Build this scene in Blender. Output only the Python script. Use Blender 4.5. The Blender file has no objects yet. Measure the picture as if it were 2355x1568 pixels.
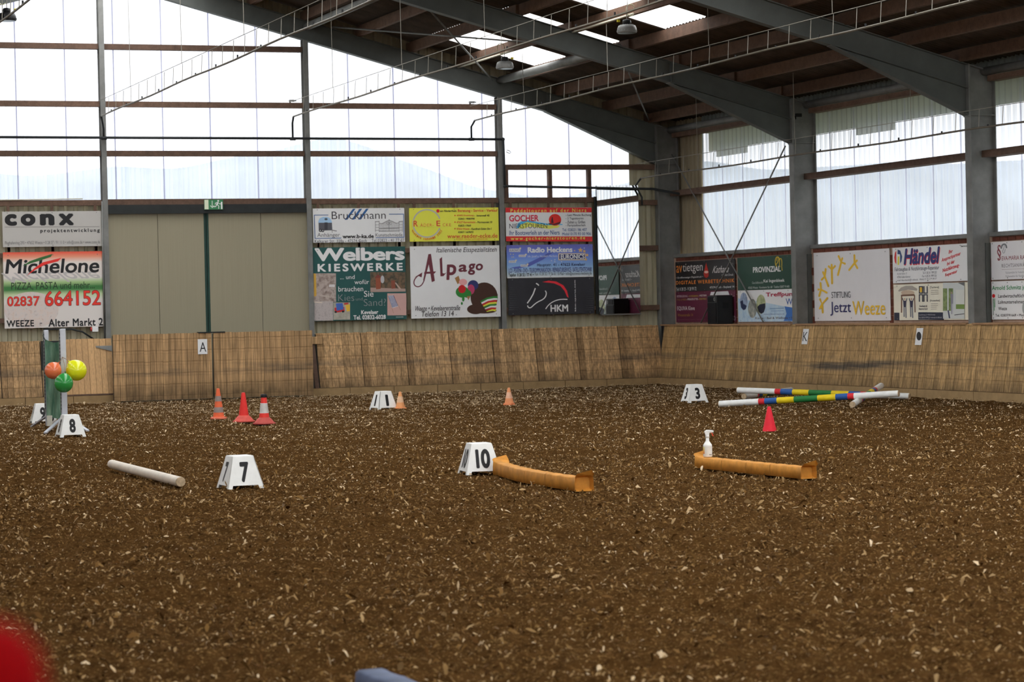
import bpy, math, random
import numpy as np
from mathutils import Vector, Matrix

random.seed(11)
rng = np.random.default_rng(11)
scene = bpy.context.scene
COL = scene.collection

# ------------------------------------------------------------------ camera
FPX, YAW, PITCH, ROLL, CAMZ = 5777.15, 0.3471, -0.01244, -0.02176, 1.75
FW = Vector((math.sin(YAW) * math.cos(PITCH), math.cos(YAW) * math.cos(PITCH), math.sin(PITCH)))
_r = Vector((math.cos(YAW), -math.sin(YAW), 0))
_u = _r.cross(FW)
RT = math.cos(ROLL) * _r + math.sin(ROLL) * _u
UP = -math.sin(ROLL) * _r + math.cos(ROLL) * _u
CAM = Vector((0, 0, CAMZ))
cd = bpy.data.cameras.new('camera')
cam = bpy.data.objects.new('camera', cd)
COL.objects.link(cam)
m = Matrix.Identity(4)
for i, ax in enumerate((RT, UP, -FW)):
    for j in range(3):
        m[j][i] = ax[j]
m.translation = CAM
cam.matrix_world = m
cd.sensor_fit = 'HORIZONTAL'
cd.sensor_width = 36
cd.lens = FPX * 36 / 2355
cd.clip_start, cd.clip_end = 0.1, 500
cd.dof.use_dof = True
cd.dof.focus_distance = 34
cd.dof.aperture_fstop = 4.5
scene.camera = cam

# ------------------------------------------------------------------ overcast sky, exposure
world = bpy.data.worlds.new('overcast')
scene.world = world
world.use_nodes = True
bg = world.node_tree.nodes['Background']
bg.inputs[0].default_value = (0.97, 0.985, 1.0, 1)
bg.inputs[1].default_value = 4.0
vs = scene.view_settings
vs.view_transform = 'Standard'
vs.look = 'None'
vs.gamma = 1
vs.exposure = 0.42
vs.use_curve_mapping = False
cy = scene.cycles
cy.use_denoising = True
cy.max_bounces = 10
cy.diffuse_bounces = 6
cy.glossy_bounces = 4
cy.transmission_bounces = 8
cy.transparent_max_bounces = 12
cy.sample_clamp_indirect = 8
cy.caustics_reflective = False
cy.caustics_refractive = False


def ray(x, y):
    return FW + RT * ((x - 1177.5) / FPX) + UP * ((784 - y) / FPX)


def E(x, y, Y):            # a point seen in the photograph, on the plane of the gable at depth Y
    d = ray(x, y)
    return CAM + d * (Y / d.y)


def R(x, y, X):            # the same on the plane of the side wall at X
    d = ray(x, y)
    return CAM + d * (X / d.x)


def G(x, y, z=0.0):        # the same on the ground or at a height over it
    d = ray(x, y)
    return CAM + d * ((z - CAMZ) / d.z)


# ------------------------------------------------------------------ materials
MATS = {}
KL = 0.55


def lin(c):
    c = c / 255
    return c / 12.92 if c < 0.04045 else ((c + 0.055) / 1.055) ** 2.4


def alb(rgb, k=KL):        # surface colour from a colour read in the photograph, k = light there
    return tuple(min(0.88, lin(c) / k) for c in rgb) + (1,)


def new_mat(name):
    mt = bpy.data.materials.new(name)
    mt.use_nodes = True
    nt = mt.node_tree
    b = nt.nodes['Principled BSDF']
    return mt, nt, b


def node(nt, kind, **kw):
    n = nt.nodes.new(kind)
    for k, v in kw.items():
        setattr(n, k, v)
    return n


def mixrgb(nt, fac, a, b, blend='MIX'):
    n = nt.nodes.new('ShaderNodeMix')
    n.data_type = 'RGBA'
    n.blend_type = blend
    for sock, val in ((n.inputs[0], fac), (n.inputs[6], a), (n.inputs[7], b)):
        if hasattr(val, 'is_output'):
            nt.links.new(val, sock)
        else:
            sock.default_value = val
    return n.outputs[2]


def math_n(nt, op, a, b=None, c=None, clamp=False):
    n = nt.nodes.new('ShaderNodeMath')
    n.operation = op
    n.use_clamp = clamp
    for i, v in enumerate((a, b, c)):
        if v is None:
            continue
        if hasattr(v, 'is_output'):
            nt.links.new(v, n.inputs[i])
        else:
            n.inputs[i].default_value = v
    return n.outputs[0]


def maprange(nt, v, a, b, c=0.0, d=1.0):
    n = nt.nodes.new('ShaderNodeMapRange')
    nt.links.new(v, n.inputs[0])
    for i, q in enumerate((a, b, c, d)):
        n.inputs[i + 1].default_value = q
    return n.outputs[0]


def coords(nt, what='Object', scale=(1, 1, 1)):
    tc = nt.nodes.new('ShaderNodeTexCoord')
    mp = nt.nodes.new('ShaderNodeMapping')
    mp.inputs['Scale'].default_value = scale
    nt.links.new(tc.outputs[what], mp.inputs[0])
    return mp.outputs[0]


def wcoords(nt, scale=(1, 1, 1)):
    g = nt.nodes.new('ShaderNodeNewGeometry')
    mp = nt.nodes.new('ShaderNodeMapping')
    mp.inputs['Scale'].default_value = scale
    nt.links.new(g.outputs['Position'], mp.inputs[0])
    return mp.outputs[0]


def noise(nt, vec, scale=5, detail=3, rough=0.6):
    n = nt.nodes.new('ShaderNodeTexNoise')
    n.inputs['Scale'].default_value = scale
    n.inputs['Detail'].default_value = detail
    n.inputs['Roughness'].default_value = rough
    nt.links.new(vec, n.inputs['Vector'])
    return n.outputs['Fac']


def bump(nt, b, h, strength=0.3, dist=0.01):
    n = nt.nodes.new('ShaderNodeBump')
    n.inputs['Strength'].default_value = strength
    n.inputs['Distance'].default_value = dist
    nt.links.new(h, n.inputs['Height'])
    nt.links.new(n.outputs[0], b.inputs['Normal'])


def mat(name, rgb, rough=0.6, metal=0.0, var=0.12, scale=6, stretch=(1, 1, 1), bmp=0.0, k=KL, spec=0.2, rnd=0.0):
    """plain coloured surface with mottled wear"""
    if name in MATS:
        return MATS[name]
    mt, nt, b = new_mat(name)
    c = alb(rgb, k)
    v = wcoords(nt, stretch) if stretch == (1, 1, 1) else coords(nt, 'Object', stretch)
    f = noise(nt, v, scale, 4)
    dark = tuple(q * (1 - var) for q in c[:3]) + (1,)
    lite = tuple(min(0.92, q * (1 + var)) for q in c[:3]) + (1,)
    col = mixrgb(nt, maprange(nt, f, 0.3, 0.7), dark, lite)
    if rnd:
        oi = nt.nodes.new('ShaderNodeObjectInfo')
        g = maprange(nt, oi.outputs['Random'], 0, 1, 1 - rnd, 1 + rnd)
        cc = nt.nodes.new('ShaderNodeCombineColor')
        for i in range(3):
            nt.links.new(g, cc.inputs[i])
        col = mixrgb(nt, 1.0, col, cc.outputs[0], 'MULTIPLY')
    nt.links.new(col, b.inputs['Base Color'])
    b.inputs['Roughness'].default_value = rough
    b.inputs['Metallic'].default_value = metal
    b.inputs['Specular IOR Level'].default_value = spec
    if bmp:
        bump(nt, b, f, bmp, 0.02)
    MATS[name] = mt
    return mt


def ramp_mat(name, stops, axis=2, k=KL, rough=0.5):
    """flat print that fades from colour to colour up the panel"""
    mt, nt, b = new_mat(name)
    tc = nt.nodes.new('ShaderNodeTexCoord')
    sx = nt.nodes.new('ShaderNodeSeparateXYZ')
    nt.links.new(tc.outputs['Generated'], sx.inputs[0])
    cr = nt.nodes.new('ShaderNodeValToRGB')
    el = cr.color_ramp.elements
    while len(el) < len(stops):
        el.new(0.5)
    for e, (p, c) in zip(el, stops):
        e.position = p
        e.color = alb(c, k)
    nt.links.new(sx.outputs[axis], cr.inputs[0])
    nt.links.new(cr.outputs[0], b.inputs['Base Color'])
    b.inputs['Roughness'].default_value = rough
    MATS[name] = mt
    return mt


def photo_mat(name, cols, scale=5, k=KL):
    """printed snapshot: patches of a few colours"""
    mt, nt, b = new_mat(name)
    f = noise(nt, coords(nt), scale, 5, 0.7)
    cr = nt.nodes.new('ShaderNodeValToRGB')
    el = cr.color_ramp.elements
    while len(el) < len(cols):
        el.new(0.5)
    for i, (e, c) in enumerate(zip(el, cols)):
        e.position = 0.3 + 0.4 * i / max(1, len(cols) - 1)
        e.color = alb(c, k)
    nt.links.new(f, cr.inputs[0])
    nt.links.new(cr.outputs[0], b.inputs['Base Color'])
    MATS[name] = mt
    return mt


def sheet_mat(name, tint, clear=0.42, trans=0.62, dirt=0.5, dcol=(0.74, 0.78, 0.84)):
    """weathered corrugated plastic sheet: partly see-through, partly milky"""
    mt, nt, b = new_mat(name)
    nt.nodes.remove(b)
    out = nt.nodes['Material Output']
    f = noise(nt, wcoords(nt, (11, 11, 0.22)), 1.0, 4, 0.65)
    f2 = noise(nt, wcoords(nt, (1.2, 1.2, 0.8)), 1.0, 3)
    d = math_n(nt, 'MULTIPLY', maprange(nt, f, 0.45, 0.72), maprange(nt, f2, 0.3, 0.7, 0.3, 1.0))
    dk = tuple(a * c for a, c in zip(tint, dcol)) + (1,)
    col = mixrgb(nt, math_n(nt, 'MULTIPLY', d, dirt), tint + (1,), dk)
    tr = nt.nodes.new('ShaderNodeBsdfTranslucent')
    df = nt.nodes.new('ShaderNodeBsdfDiffuse')
    tp = nt.nodes.new('ShaderNodeBsdfTransparent')
    nt.links.new(col, tr.inputs[0])
    nt.links.new(col, tp.inputs[0])
    df.inputs[0].default_value = (0.6, 0.62, 0.63, 1)
    m1 = nt.nodes.new('ShaderNodeMixShader')
    m1.inputs[0].default_value = trans
    nt.links.new(df.outputs[0], m1.inputs[1])
    nt.links.new(tr.outputs[0], m1.inputs[2])
    lw = nt.nodes.new('ShaderNodeLayerWeight')       # at the slanted rib flanks the sheet is milkier
    lw.inputs[0].default_value = 0.35
    cf = math_n(nt, 'MULTIPLY', math_n(nt, 'SUBTRACT', 1.0, lw.outputs['Facing']), clear, clamp=True)
    m2 = nt.nodes.new('ShaderNodeMixShader')
    nt.links.new(cf, m2.inputs[0])
    nt.links.new(m1.outputs[0], m2.inputs[1])
    nt.links.new(tp.outputs[0], m2.inputs[2])
    nt.links.new(m2.outputs[0], out.inputs[0])
    MATS[name] = mt
    return mt


def timber_mat(name, rgb, k=KL, var=0.28):
    mt, nt, b = new_mat(name)
    c = alb(rgb, k)
    v = coords(nt, 'Object', (2.2, 2.2, 2.2))
    f = noise(nt, v, 3.0, 5, 0.65)
    f2 = noise(nt, v, 14.0, 2)
    f = math_n(nt, 'ADD', math_n(nt, 'MULTIPLY', f, 0.7), math_n(nt, 'MULTIPLY', f2, 0.3))
    col = mixrgb(nt, maprange(nt, f, 0.35, 0.65), tuple(q * (1 - var) for q in c[:3]) + (1,), tuple(q * (1 + var) for q in c[:3]) + (1,))
    oi = nt.nodes.new('ShaderNodeObjectInfo')
    g = maprange(nt, oi.outputs['Random'], 0, 1, 0.82, 1.18)
    cc = nt.nodes.new('ShaderNodeCombineColor')
    for i in range(3):
        nt.links.new(g, cc.inputs[i])
    col = mixrgb(nt, 1.0, col, cc.outputs[0], 'MULTIPLY')
    nt.links.new(col, b.inputs['Base Color'])
    b.inputs['Roughness'].default_value = 0.85
    bump(nt, b, f, 0.3, 0.01)
    MATS[name] = mt
    return mt


def board_mat(name, rgb, smear):
    """kick boards: sawn planks with rows of darker lath marks, scuffs and a grubby band"""
    mt, nt, b = new_mat(name)
    c = alb(rgb, 0.50)
    g = nt.nodes.new('ShaderNodeNewGeometry')
    sx = nt.nodes.new('ShaderNodeSeparateXYZ')
    nt.links.new(g.outputs['Position'], sx.inputs[0])
    grain = noise(nt, wcoords(nt, (46, 46, 0.9)), 1.0, 3, 0.6)
    blot = noise(nt, wcoords(nt, (3, 3, 2)), 1.0, 4)
    oi = nt.nodes.new('ShaderNodeObjectInfo')
    zz = math_n(nt, 'ADD', sx.outputs[2], math_n(nt, 'MULTIPLY', oi.outputs['Random'], 0.014))
    fr = math_n(nt, 'FRACT', math_n(nt, 'MULTIPLY', zz, 1 / 0.236))
    line = maprange(nt, math_n(nt, 'ABSOLUTE', math_n(nt, 'SUBTRACT', fr, 0.5)), 0.02, 0.055, 1.0, 0.0)
    fr2 = math_n(nt, 'FRACT', math_n(nt, 'ADD', math_n(nt, 'MULTIPLY', zz, 1 / 0.236), 0.27))
    line2 = maprange(nt, math_n(nt, 'ABSOLUTE', math_n(nt, 'SUBTRACT', fr2, 0.5)), 0.01, 0.035, 0.5, 0.0)
    line = math_n(nt, 'MULTIPLY', math_n(nt, 'MAXIMUM', line, line2), maprange(nt, blot, 0.35, 0.6, 0.25, 0.8))
    gr2 = noise(nt, wcoords(nt, (17, 17, 1.6)), 1.0, 3, 0.6)
    grain = math_n(nt, 'ADD', math_n(nt, 'MULTIPLY', grain, 0.55), math_n(nt, 'MULTIPLY', gr2, 0.45))
    base = mixrgb(nt, maprange(nt, grain, 0.40, 0.62), tuple(q * 0.52 for q in c[:3]) + (1,), tuple(q * 1.28 for q in c[:3]) + (1,))
    base = mixrgb(nt, maprange(nt, blot, 0.4, 0.75, 0, 0.35), base, tuple(q * 0.6 for q in c[:3]) + (1,))
    dk = (c[0] * 0.40, c[1] * 0.36, c[2] * 0.30, 1)
    base = mixrgb(nt, line, base, dk)
    # scuffed grey band left by stirrups and tails
    lo, hi, fac = smear
    band = math_n(nt, 'MULTIPLY', maprange(nt, sx.outputs[2], lo - 0.06, lo + 0.04), maprange(nt, sx.outputs[2], hi, hi + 0.12, 1, 0))
    n3 = noise(nt, wcoords(nt, (0.7, 0.25, 5)), 1.0, 3)
    band = math_n(nt, 'MULTIPLY', band, maprange(nt, n3, 0.42, 0.62, 0, fac))
    base = mixrgb(nt, band, base, (0.055, 0.057, 0.055, 1))
    # earth thrown against the foot of the boards
    foot = math_n(nt, 'MULTIPLY', maprange(nt, sx.outputs[2], 0.15, 0.42, 0.75, 0), maprange(nt, blot, 0.3, 0.6, 0.3, 1))
    base = mixrgb(nt, foot, base, (0.10, 0.068, 0.035, 1))
    g2 = maprange(nt, oi.outputs['Random'], 0, 1, 0.8, 1.15)
    cc = nt.nodes.new('ShaderNodeCombineColor')
    for i in range(3):
        nt.links.new(g2, cc.inputs[i])
    base = mixrgb(nt, 1.0, base, cc.outputs[0], 'MULTIPLY')
    nt.links.new(base, b.inputs['Base Color'])
    b.inputs['Roughness'].default_value = 0.8
    b.inputs['Specular IOR Level'].default_value = 0.25
    bump(nt, b, grain, 0.25, 0.006)
    MATS[name] = mt
    return mt


# ------------------------------------------------------------------ mesh builder
class MB:
    def __init__(s):
        s.v, s.f = [], []

    def add(s, vs, fs):
        o = len(s.v)
        s.v += [tuple(p) for p in vs]
        s.f += [tuple(i + o for i in f) for f in fs]
        return s

    def box(s, a, b):
        x0, y0, z0 = (min(p, q) for p, q in zip(a, b))
        x1, y1, z1 = (max(p, q) for p, q in zip(a, b))
        return s.add([(x0, y0, z0), (x1, y0, z0), (x1, y1, z0), (x0, y1, z0), (x0, y0, z1), (x1, y0, z1), (x1, y1, z1), (x0, y1, z1)],
                     [(0, 3, 2, 1), (4, 5, 6, 7), (0, 1, 5, 4), (1, 2, 6, 5), (2, 3, 7, 6), (3, 0, 4, 7)])

    def hexa(s, bot, top):
        return s.add(list(bot) + list(top), [(3, 2, 1, 0), (4, 5, 6, 7), (0, 1, 5, 4), (1, 2, 6, 5), (2, 3, 7, 6), (3, 0, 4, 7)])

    def beam(s, p, q, w, h, up=(0, 0, 1)):
        p, q = Vector(p), Vector(q)
        d = (q - p).normalized()
        r = d.cross(Vector(up)).normalized()
        u = r.cross(d)
        a, b = r * w / 2, u * h / 2
        return s.hexa([p - a - b, p + a - b, p + a + b, p - a + b], [q - a - b, q + a - b, q + a + b, q - a + b])

    def prism(s, pts, dvec):
        n = len(pts)
        d = Vector(dvec)
        top = [Vector(p) + d for p in pts]
        return s.add(list(pts) + top, [tuple(range(n))[::-1], tuple(range(n, 2 * n))] + [(i, (i + 1) % n, n + (i + 1) % n, n + i) for i in range(n)])

    def tube(s, path, r, n=8, cap=True):
        path = [Vector(p) for p in path]
        rs = r if isinstance(r, (list, tuple)) else [r] * len(path)
        rings = []
        ref = None
        for i, p in enumerate(path):
            d = (path[min(i + 1, len(path) - 1)] - path[max(i - 1, 0)]).normalized()
            if ref is None:
                ref = d.orthogonal().normalized()
            a = (ref - d * ref.dot(d)).normalized()
            ref = a
            b = d.cross(a)
            rings.append([p + (a * math.cos(t * 2 * math.pi / n) + b * math.sin(t * 2 * math.pi / n)) * rs[i] for t in range(n)])
        vs = [v for rg in rings for v in rg]
        fs = [(i * n + j, i * n + (j + 1) % n, (i + 1) * n + (j + 1) % n, (i + 1) * n + j) for i in range(len(path) - 1) for j in range(n)]
        if cap:
            fs += [tuple(range(n))[::-1], tuple(range((len(path) - 1) * n, len(path) * n))]
        return s.add(vs, fs)

    def lathe(s, prof, n=24, c=(0, 0, 0), cap=True):
        vs = [(c[0] + r * math.cos(2 * math.pi * j / n), c[1] + r * math.sin(2 * math.pi * j / n), c[2] + z) for r, z in prof for j in range(n)]
        k = len(prof)
        fs = [(i * n + j, i * n + (j + 1) % n, (i + 1) * n + (j + 1) % n, (i + 1) * n + j) for i in range(k - 1) for j in range(n)]
        if cap:
            fs += [tuple(range(n))[::-1], tuple(range((k - 1) * n, k * n))]
        return s.add(vs, fs)

    def sphere(s, c, rx, ry, rz, n=24, k=14):
        prof = [(math.sin(math.pi * i / k), -math.cos(math.pi * i / k)) for i in range(k + 1)]
        vs = [(c[0] + rx * r * math.cos(2 * math.pi * j / n), c[1] + ry * r * math.sin(2 * math.pi * j / n), c[2] + rz * z) for r, z in prof for j in range(n)]
        fs = [(i * n + j, i * n + (j + 1) % n, (i + 1) * n + (j + 1) % n, (i + 1) * n + j) for i in range(k) for j in range(n)]
        return s.add(vs, fs)

    def mesh(s, name, smooth=False):
        me = bpy.data.meshes.new(name)
        me.from_pydata(s.v, [], s.f)
        if smooth:
            me.polygons.foreach_set('use_smooth', [True] * len(me.polygons))
        me.update()
        return me

    def build(s, name, mt, parent=None, smooth=False, off=None, bevel=0.0):
        """world coordinates become local to the parent, or to off for a thing of one mesh"""
        o0 = Vector(off) if off is not None else Vector((0, 0, 0))
        base = o0
        if parent is not None and off is None:
            base = parent['_o'] if '_o' in parent else (0, 0, 0)
            base = Vector(base)
        s.v = [(p[0] - base[0], p[1] - base[1], p[2] - base[2]) for p in s.v]
        o = link(name, s.mesh(name, smooth), mt, parent)
        if parent is None and off is not None:
            o.location = o0
            o['_o'] = tuple(o0)
        else:
            o['_o'] = tuple(base)
        if bevel:
            bv = o.modifiers.new('bevel', 'BEVEL')
            bv.width = bevel
            bv.segments = 2
            bv.limit_method = 'ANGLE'
        return o


def link(name, me, mt, parent=None, loc=None):
    o = bpy.data.objects.new(name, me)
    if mt is not None and me is not None and len(me.materials) == 0:
        me.materials.append(mt)
    COL.objects.link(o)
    o.parent = parent
    if loc is not None:
        o.location = loc
    return o


def thing(name, label=None, cat=None, loc=(0, 0, 0), rotz=0.0, group=None, kind=None):
    o = bpy.data.objects.new(name, None)
    o.empty_display_size = 0.1
    COL.objects.link(o)
    o.location = loc
    o.rotation_euler = (0, 0, rotz)
    o['_o'] = tuple(loc) if rotz == 0 else (0, 0, 0)
    return tag(o, label, cat, group, kind)


def tag(o, label=None, cat=None, group=None, kind=None):
    for key, val in (('label', label), ('category', cat), ('group', group), ('kind', kind)):
        if val:
            o[key] = val
    return o


def copy_tree(o, parent=None):
    c = o.copy()
    COL.objects.link(c)
    c.parent = parent
    for ch in list(o.children):
        copy_tree(ch, c)
    return c


# shared surfaces
galv = mat('galvanised_steel', (88, 88, 86), 0.55, 0.1, 0.2, 3.0, k=0.46)
steel = mat('dark_steel', (66, 68, 66), 0.55, 0.1, 0.15, 2.0, k=0.46)
dark = mat('black_steel', (36, 38, 38), 0.5, 0.2, 0.15, 5)
timber = timber_mat('rough_timber', (78, 59, 48))
purlin_t = timber_mat('purlin_timber', (76, 55, 42))
beige = mat('beige_sheet_metal', (152, 146, 124), 0.55, 0.0, 0.12, 2.5, stretch=(3, 3, 0.5))
beige_dark = mat('dull_beige_sheet_metal', (122, 112, 92), 0.6, 0.0, 0.15, 2.5, stretch=(3, 3, 0.5))
doorm = mat('beige_door_panel', (121, 115, 97), 0.5, 0, 0.04, 1.5, stretch=(30, 30, 0.4))
clearm = sheet_mat('translucent_wall_sheet', (0.45, 0.453, 0.485), dirt=0.9)
fillm = sheet_mat('clear_fill_sheet', (0.98, 0.98, 0.98), 0.6, 0.95, 0.2)  # clearer than the rest, for unseen sheets that brighten the hall
skym = sheet_mat('translucent_roof_sheet', (0.97, 0.98, 0.98), 0.45, 0.9, 0.8, (0.72, 0.62, 0.48))
eternit = mat('fibre_cement', (62, 54, 48), 0.9, 0, 0.25, 3.0, bmp=0.2)
boards = board_mat('gable_kick_boards', (147, 118, 84), (0.55, 0.66, 0.55))
boards_d = board_mat('edge_kick_boards', (124, 98, 68), (0.55, 0.66, 0.5))
boards_r = board_mat('side_kick_boards', (142, 115, 78), (0.44, 0.62, 0.85))
plinthm = mat('plinth_concrete', (124, 102, 72), 0.9, 0, 0.15, 5, bmp=0.2)
blackp = mat('black_plastic', (26, 26, 27), 0.45, 0, 0.1, 10)
pipem = mat('black_pipe', (34, 36, 37), 0.45, 0, 0.1, 10)
wirem = mat('grey_wire', (120, 116, 108), 0.6, 0.2, 0.1, 10)

# ------------------------------------------------------------------ the place: measures in metres
YP, YG, YC, YS = 52.40, 52.02, 52.85, 53.12      # plinth, gates, gable posts, gable sheets
XP, XC, XS, XB = 22.50, 22.75, 23.34, 23.14      # side plinth, frame columns, side sheets, brick face
FRAMES = [52.95, 46.0, 39.0]
RIDGE = 10.05
SL = 0.27


def ztop(x):                # top of the rafters
    return 5.91 + (22.72 - abs(x - RIDGE) - RIDGE) * SL


def zroof(x):               # underside of the roof sheets
    return ztop(x) + 0.24


# ------------------------------------------------------------------ floor of the arena
_lat = {}


def vnoise(x, y, cell, seed):
    if seed not in _lat:
        _lat[seed] = np.random.default_rng(seed).random((1024, 1024)).astype(np.float32)
    L = _lat[seed]
    u, v = x / cell + 200, y / cell + 200
    i, j = np.floor(u).astype(int), np.floor(v).astype(int)
    a, b = u - i, v - j
    a, b = a * a * (3 - 2 * a), b * b * (3 - 2 * b)
    i0, i1, j0, j1 = i % 1024, (i + 1) % 1024, j % 1024, (j + 1) % 1024
    return (L[i0, j0] * (1 - a) + L[i1, j0] * a) * (1 - b) + (L[i0, j1] * (1 - a) + L[i1, j1] * a) * b


def hground(x, y):
    x, y = np.asarray(x, dtype=np.float64), np.asarray(y, dtype=np.float64)
    h = (vnoise(x, y, 0.9, 1) - 0.5) * 0.025 + (vnoise(x, y, 0.31, 2) - 0.5) * 0.030
    h += (vnoise(x, y, 0.13, 3) - 0.5) * 0.042 + (vnoise(x, y, 0.055, 4) - 0.5) * 0.034
    return h - 0.012


def ground_mat():
    mt, nt, b = new_mat('arena_footing')
    v = wcoords(nt)
    f1 = noise(nt, v, 0.55, 3)
    f2 = noise(nt, v, 9.0, 5, 0.7)
    f3 = noise(nt, v, 42.0, 3, 0.7)
    c = (0.076, 0.037, 0.0125)
    col = mixrgb(nt, maprange(nt, f2, 0.32, 0.68), tuple(q * 0.42 for q in c) + (1,), tuple(q * 1.1 for q in c) + (1,))
    col = mixrgb(nt, maprange(nt, f1, 0.35, 0.65, 0.0, 0.35), col, (0.066, 0.030, 0.008, 1))
    # crumbs of bark and chip too small to model
    col = mixrgb(nt, maprange(nt, f3, 0.56, 0.68, 0.0, 0.8), col, (0.27, 0.160, 0.058, 1))
    nt.links.new(col, b.inputs['Base Color'])
    b.inputs['Roughness'].default_value = 0.95
    b.inputs['Specular IOR Level'].default_value = 0.0
    h = math_n(nt, 'ADD', math_n(nt, 'MULTIPLY', f2, 0.7), math_n(nt, 'MULTIPLY', f3, 0.3))
    bump(nt, b, h, 0.8, 0.03)
    MATS['arena_footing'] = mt
    return mt


def xl(y):
    return y * math.tan(YAW - 0.215) - 2.0


def xr(y):
    return min(y * math.tan(YAW + 0.215) + 2.0, XP + 0.1)


ground_m = ground_mat()
floor = thing('floor', 'brown churned earth floor of the riding arena', None, kind='structure')
NR, NC = 860, 540
ys = 8.0 * (YP + 0.1 - 0.0) ** 0 * np.exp(np.linspace(0, math.log((YP + 0.15) / 8.0), NR))
tt = np.linspace(0, 1, NC)
gx = np.array([xl(y) + (xr(y) - xl(y)) * tt for y in ys])
gy = np.repeat(ys[:, None], NC, 1)
gz = hground(gx, gy)
edge = np.minimum(1, np.minimum(np.minimum(tt, 1 - tt)[None, :] * 60, np.minimum(np.arange(NR), np.arange(NR)[::-1])[:, None] / 6))
gz = gz * edge + (1 - edge) * -0.03
me = bpy.data.meshes.new('churned_earth')
nv = NR * NC
me.vertices.add(nv)
me.vertices.foreach_set('co', np.stack([gx, gy, gz], -1).astype(np.float32).ravel())
i, j = np.meshgrid(np.arange(NR - 1), np.arange(NC - 1), indexing='ij')
q = np.stack([i * NC + j, i * NC + j + 1, (i + 1) * NC + j + 1, (i + 1) * NC + j], -1).reshape(-1, 4)
me.loops.add(q.size)
me.loops.foreach_set('vertex_index', q.ravel().astype(np.int32))
me.polygons.add(len(q))
me.polygons.foreach_set('loop_start', (np.arange(len(q)) * 4).astype(np.int32))
me.polygons.foreach_set('use_smooth', np.ones(len(q), dtype=bool))
me.update(calc_edges=True)
link('churned_earth', me, ground_m, floor)
MB().add([(-3.2, -4, -0.035), (23.4, -4, -0.035), (23.4, 53.4, -0.035), (-3.2, 53.4, -0.035)], [(0, 1, 2, 3)]).build('earth_base', ground_m, floor)

# pale wood chips and bark shreds strewn over the footing
N1, N2 = 150000, 250000
yy = np.concatenate([np.sqrt(9.0 ** 2 + (27 ** 2 - 9.0 ** 2) * rng.random(N1)), np.sqrt(27 ** 2 + (52.3 ** 2 - 27 ** 2) * rng.random(N2))])
cl = rng.random(len(yy))
lo = np.array([xl(y) for y in yy])
hi = np.array([xr(y) for y in yy])
xx = lo + (hi - lo) * cl
# drifts: more chips here, fewer there
keep = rng.random(len(yy)) < 0.35 + 0.9 * vnoise(xx, yy, 0.7, 9) * (0.4 + 0.9 * vnoise(xx, yy, 2.7, 10))
xx, yy = xx[keep], yy[keep]
n = len(xx)
ln = np.clip(np.exp(rng.normal(math.log(0.0180), 0.52, n)), 0.008, 0.075)
ln *= 1 - 0.22 * np.clip((yy - 25) / 15, 0, 1)
wd = ln * rng.uniform(0.12, 0.55, n) + 0.0015
az = rng.uniform(0, 2 * math.pi, n)
tilt = rng.normal(0, 0.5, n)
rollc = rng.normal(0, 0.65, n)
curl = rng.normal(0, 0.35, n) * ln
ux, uy, uz = np.cos(az) * np.cos(tilt), np.sin(az) * np.cos(tilt), np.sin(tilt)
wx, wy, wz = -np.sin(az) * np.cos(rollc), np.cos(az) * np.cos(rollc), np.sin(rollc)
zc = hground(xx, yy) + 0.003 + np.abs(uz) * ln * 0.4 + np.abs(wz) * wd * 0.4
P = []
for s_, zoff in ((-0.5, 0.0), (0.0, 1.0), (0.5, 0.0)):
    taper = 0.35 if s_ else 1.0
    for t_ in (-0.5, 0.5):
        P.append(np.stack([xx + ux * ln * s_ + wx * wd * t_ * taper, yy + uy * ln * s_ + wy * wd * t_ * taper,
                           zc + uz * ln * s_ + wz * wd * t_ * taper + np.abs(curl) * 0.5 * zoff], -1))
P = np.stack(P, 1).reshape(-1, 3).astype(np.float32)
b6 = (np.arange(n) * 6)[:, None]
F = np.concatenate([b6 + np.array([[0, 2, 3, 1]]), b6 + np.array([[2, 4, 5, 3]])], 1).reshape(-1, 4)
me = bpy.data.meshes.new('wood_chips')
me.vertices.add(len(P))
me.vertices.foreach_set('co', P.ravel())
me.loops.add(F.size)
me.loops.foreach_set('vertex_index', F.ravel().astype(np.int32))
me.polygons.add(len(F))
me.polygons.foreach_set('loop_start', (np.arange(len(F)) * 4).astype(np.int32))
me.update(calc_edges=True)
at = me.attributes.new('tone', 'FLOAT', 'POINT')
at.data.foreach_set('value', np.repeat(np.clip(rng.beta(1.25, 1.9, n) + np.clip((yy - 23) / 20, 0, 1) * 0.56, 0, 1), 6).astype(np.float32))  # paler towards the gable: the stronger light there put into the tone
mt, nt, b = new_mat('wood_chip')
an = nt.nodes.new('ShaderNodeAttribute')
an.attribute_name = 'tone'
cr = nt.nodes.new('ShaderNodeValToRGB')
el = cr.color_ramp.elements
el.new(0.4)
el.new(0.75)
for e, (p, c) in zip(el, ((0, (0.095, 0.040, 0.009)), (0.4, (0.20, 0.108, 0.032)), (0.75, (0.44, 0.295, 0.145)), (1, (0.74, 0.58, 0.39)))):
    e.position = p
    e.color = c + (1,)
nt.links.new(an.outputs['Fac'], cr.inputs[0])
nt.links.new(cr.outputs[0], b.inputs['Base Color'])
b.inputs['Specular IOR Level'].default_value = 0.1
b.inputs['Roughness'].default_value = 0.85
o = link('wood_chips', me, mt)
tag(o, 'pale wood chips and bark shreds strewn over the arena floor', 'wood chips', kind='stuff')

# ------------------------------------------------------------------ gable wall
sealm = sheet_mat('lavender_sealing_strip', (0.86, 0.85, 0.98), 0.8, 0.85, 0.2)
wall_end = thing('wall_end', 'gable wall of beige sheets below and translucent sheets above', kind='structure')
PER = 0.207


RD_ = 0.05


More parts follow.
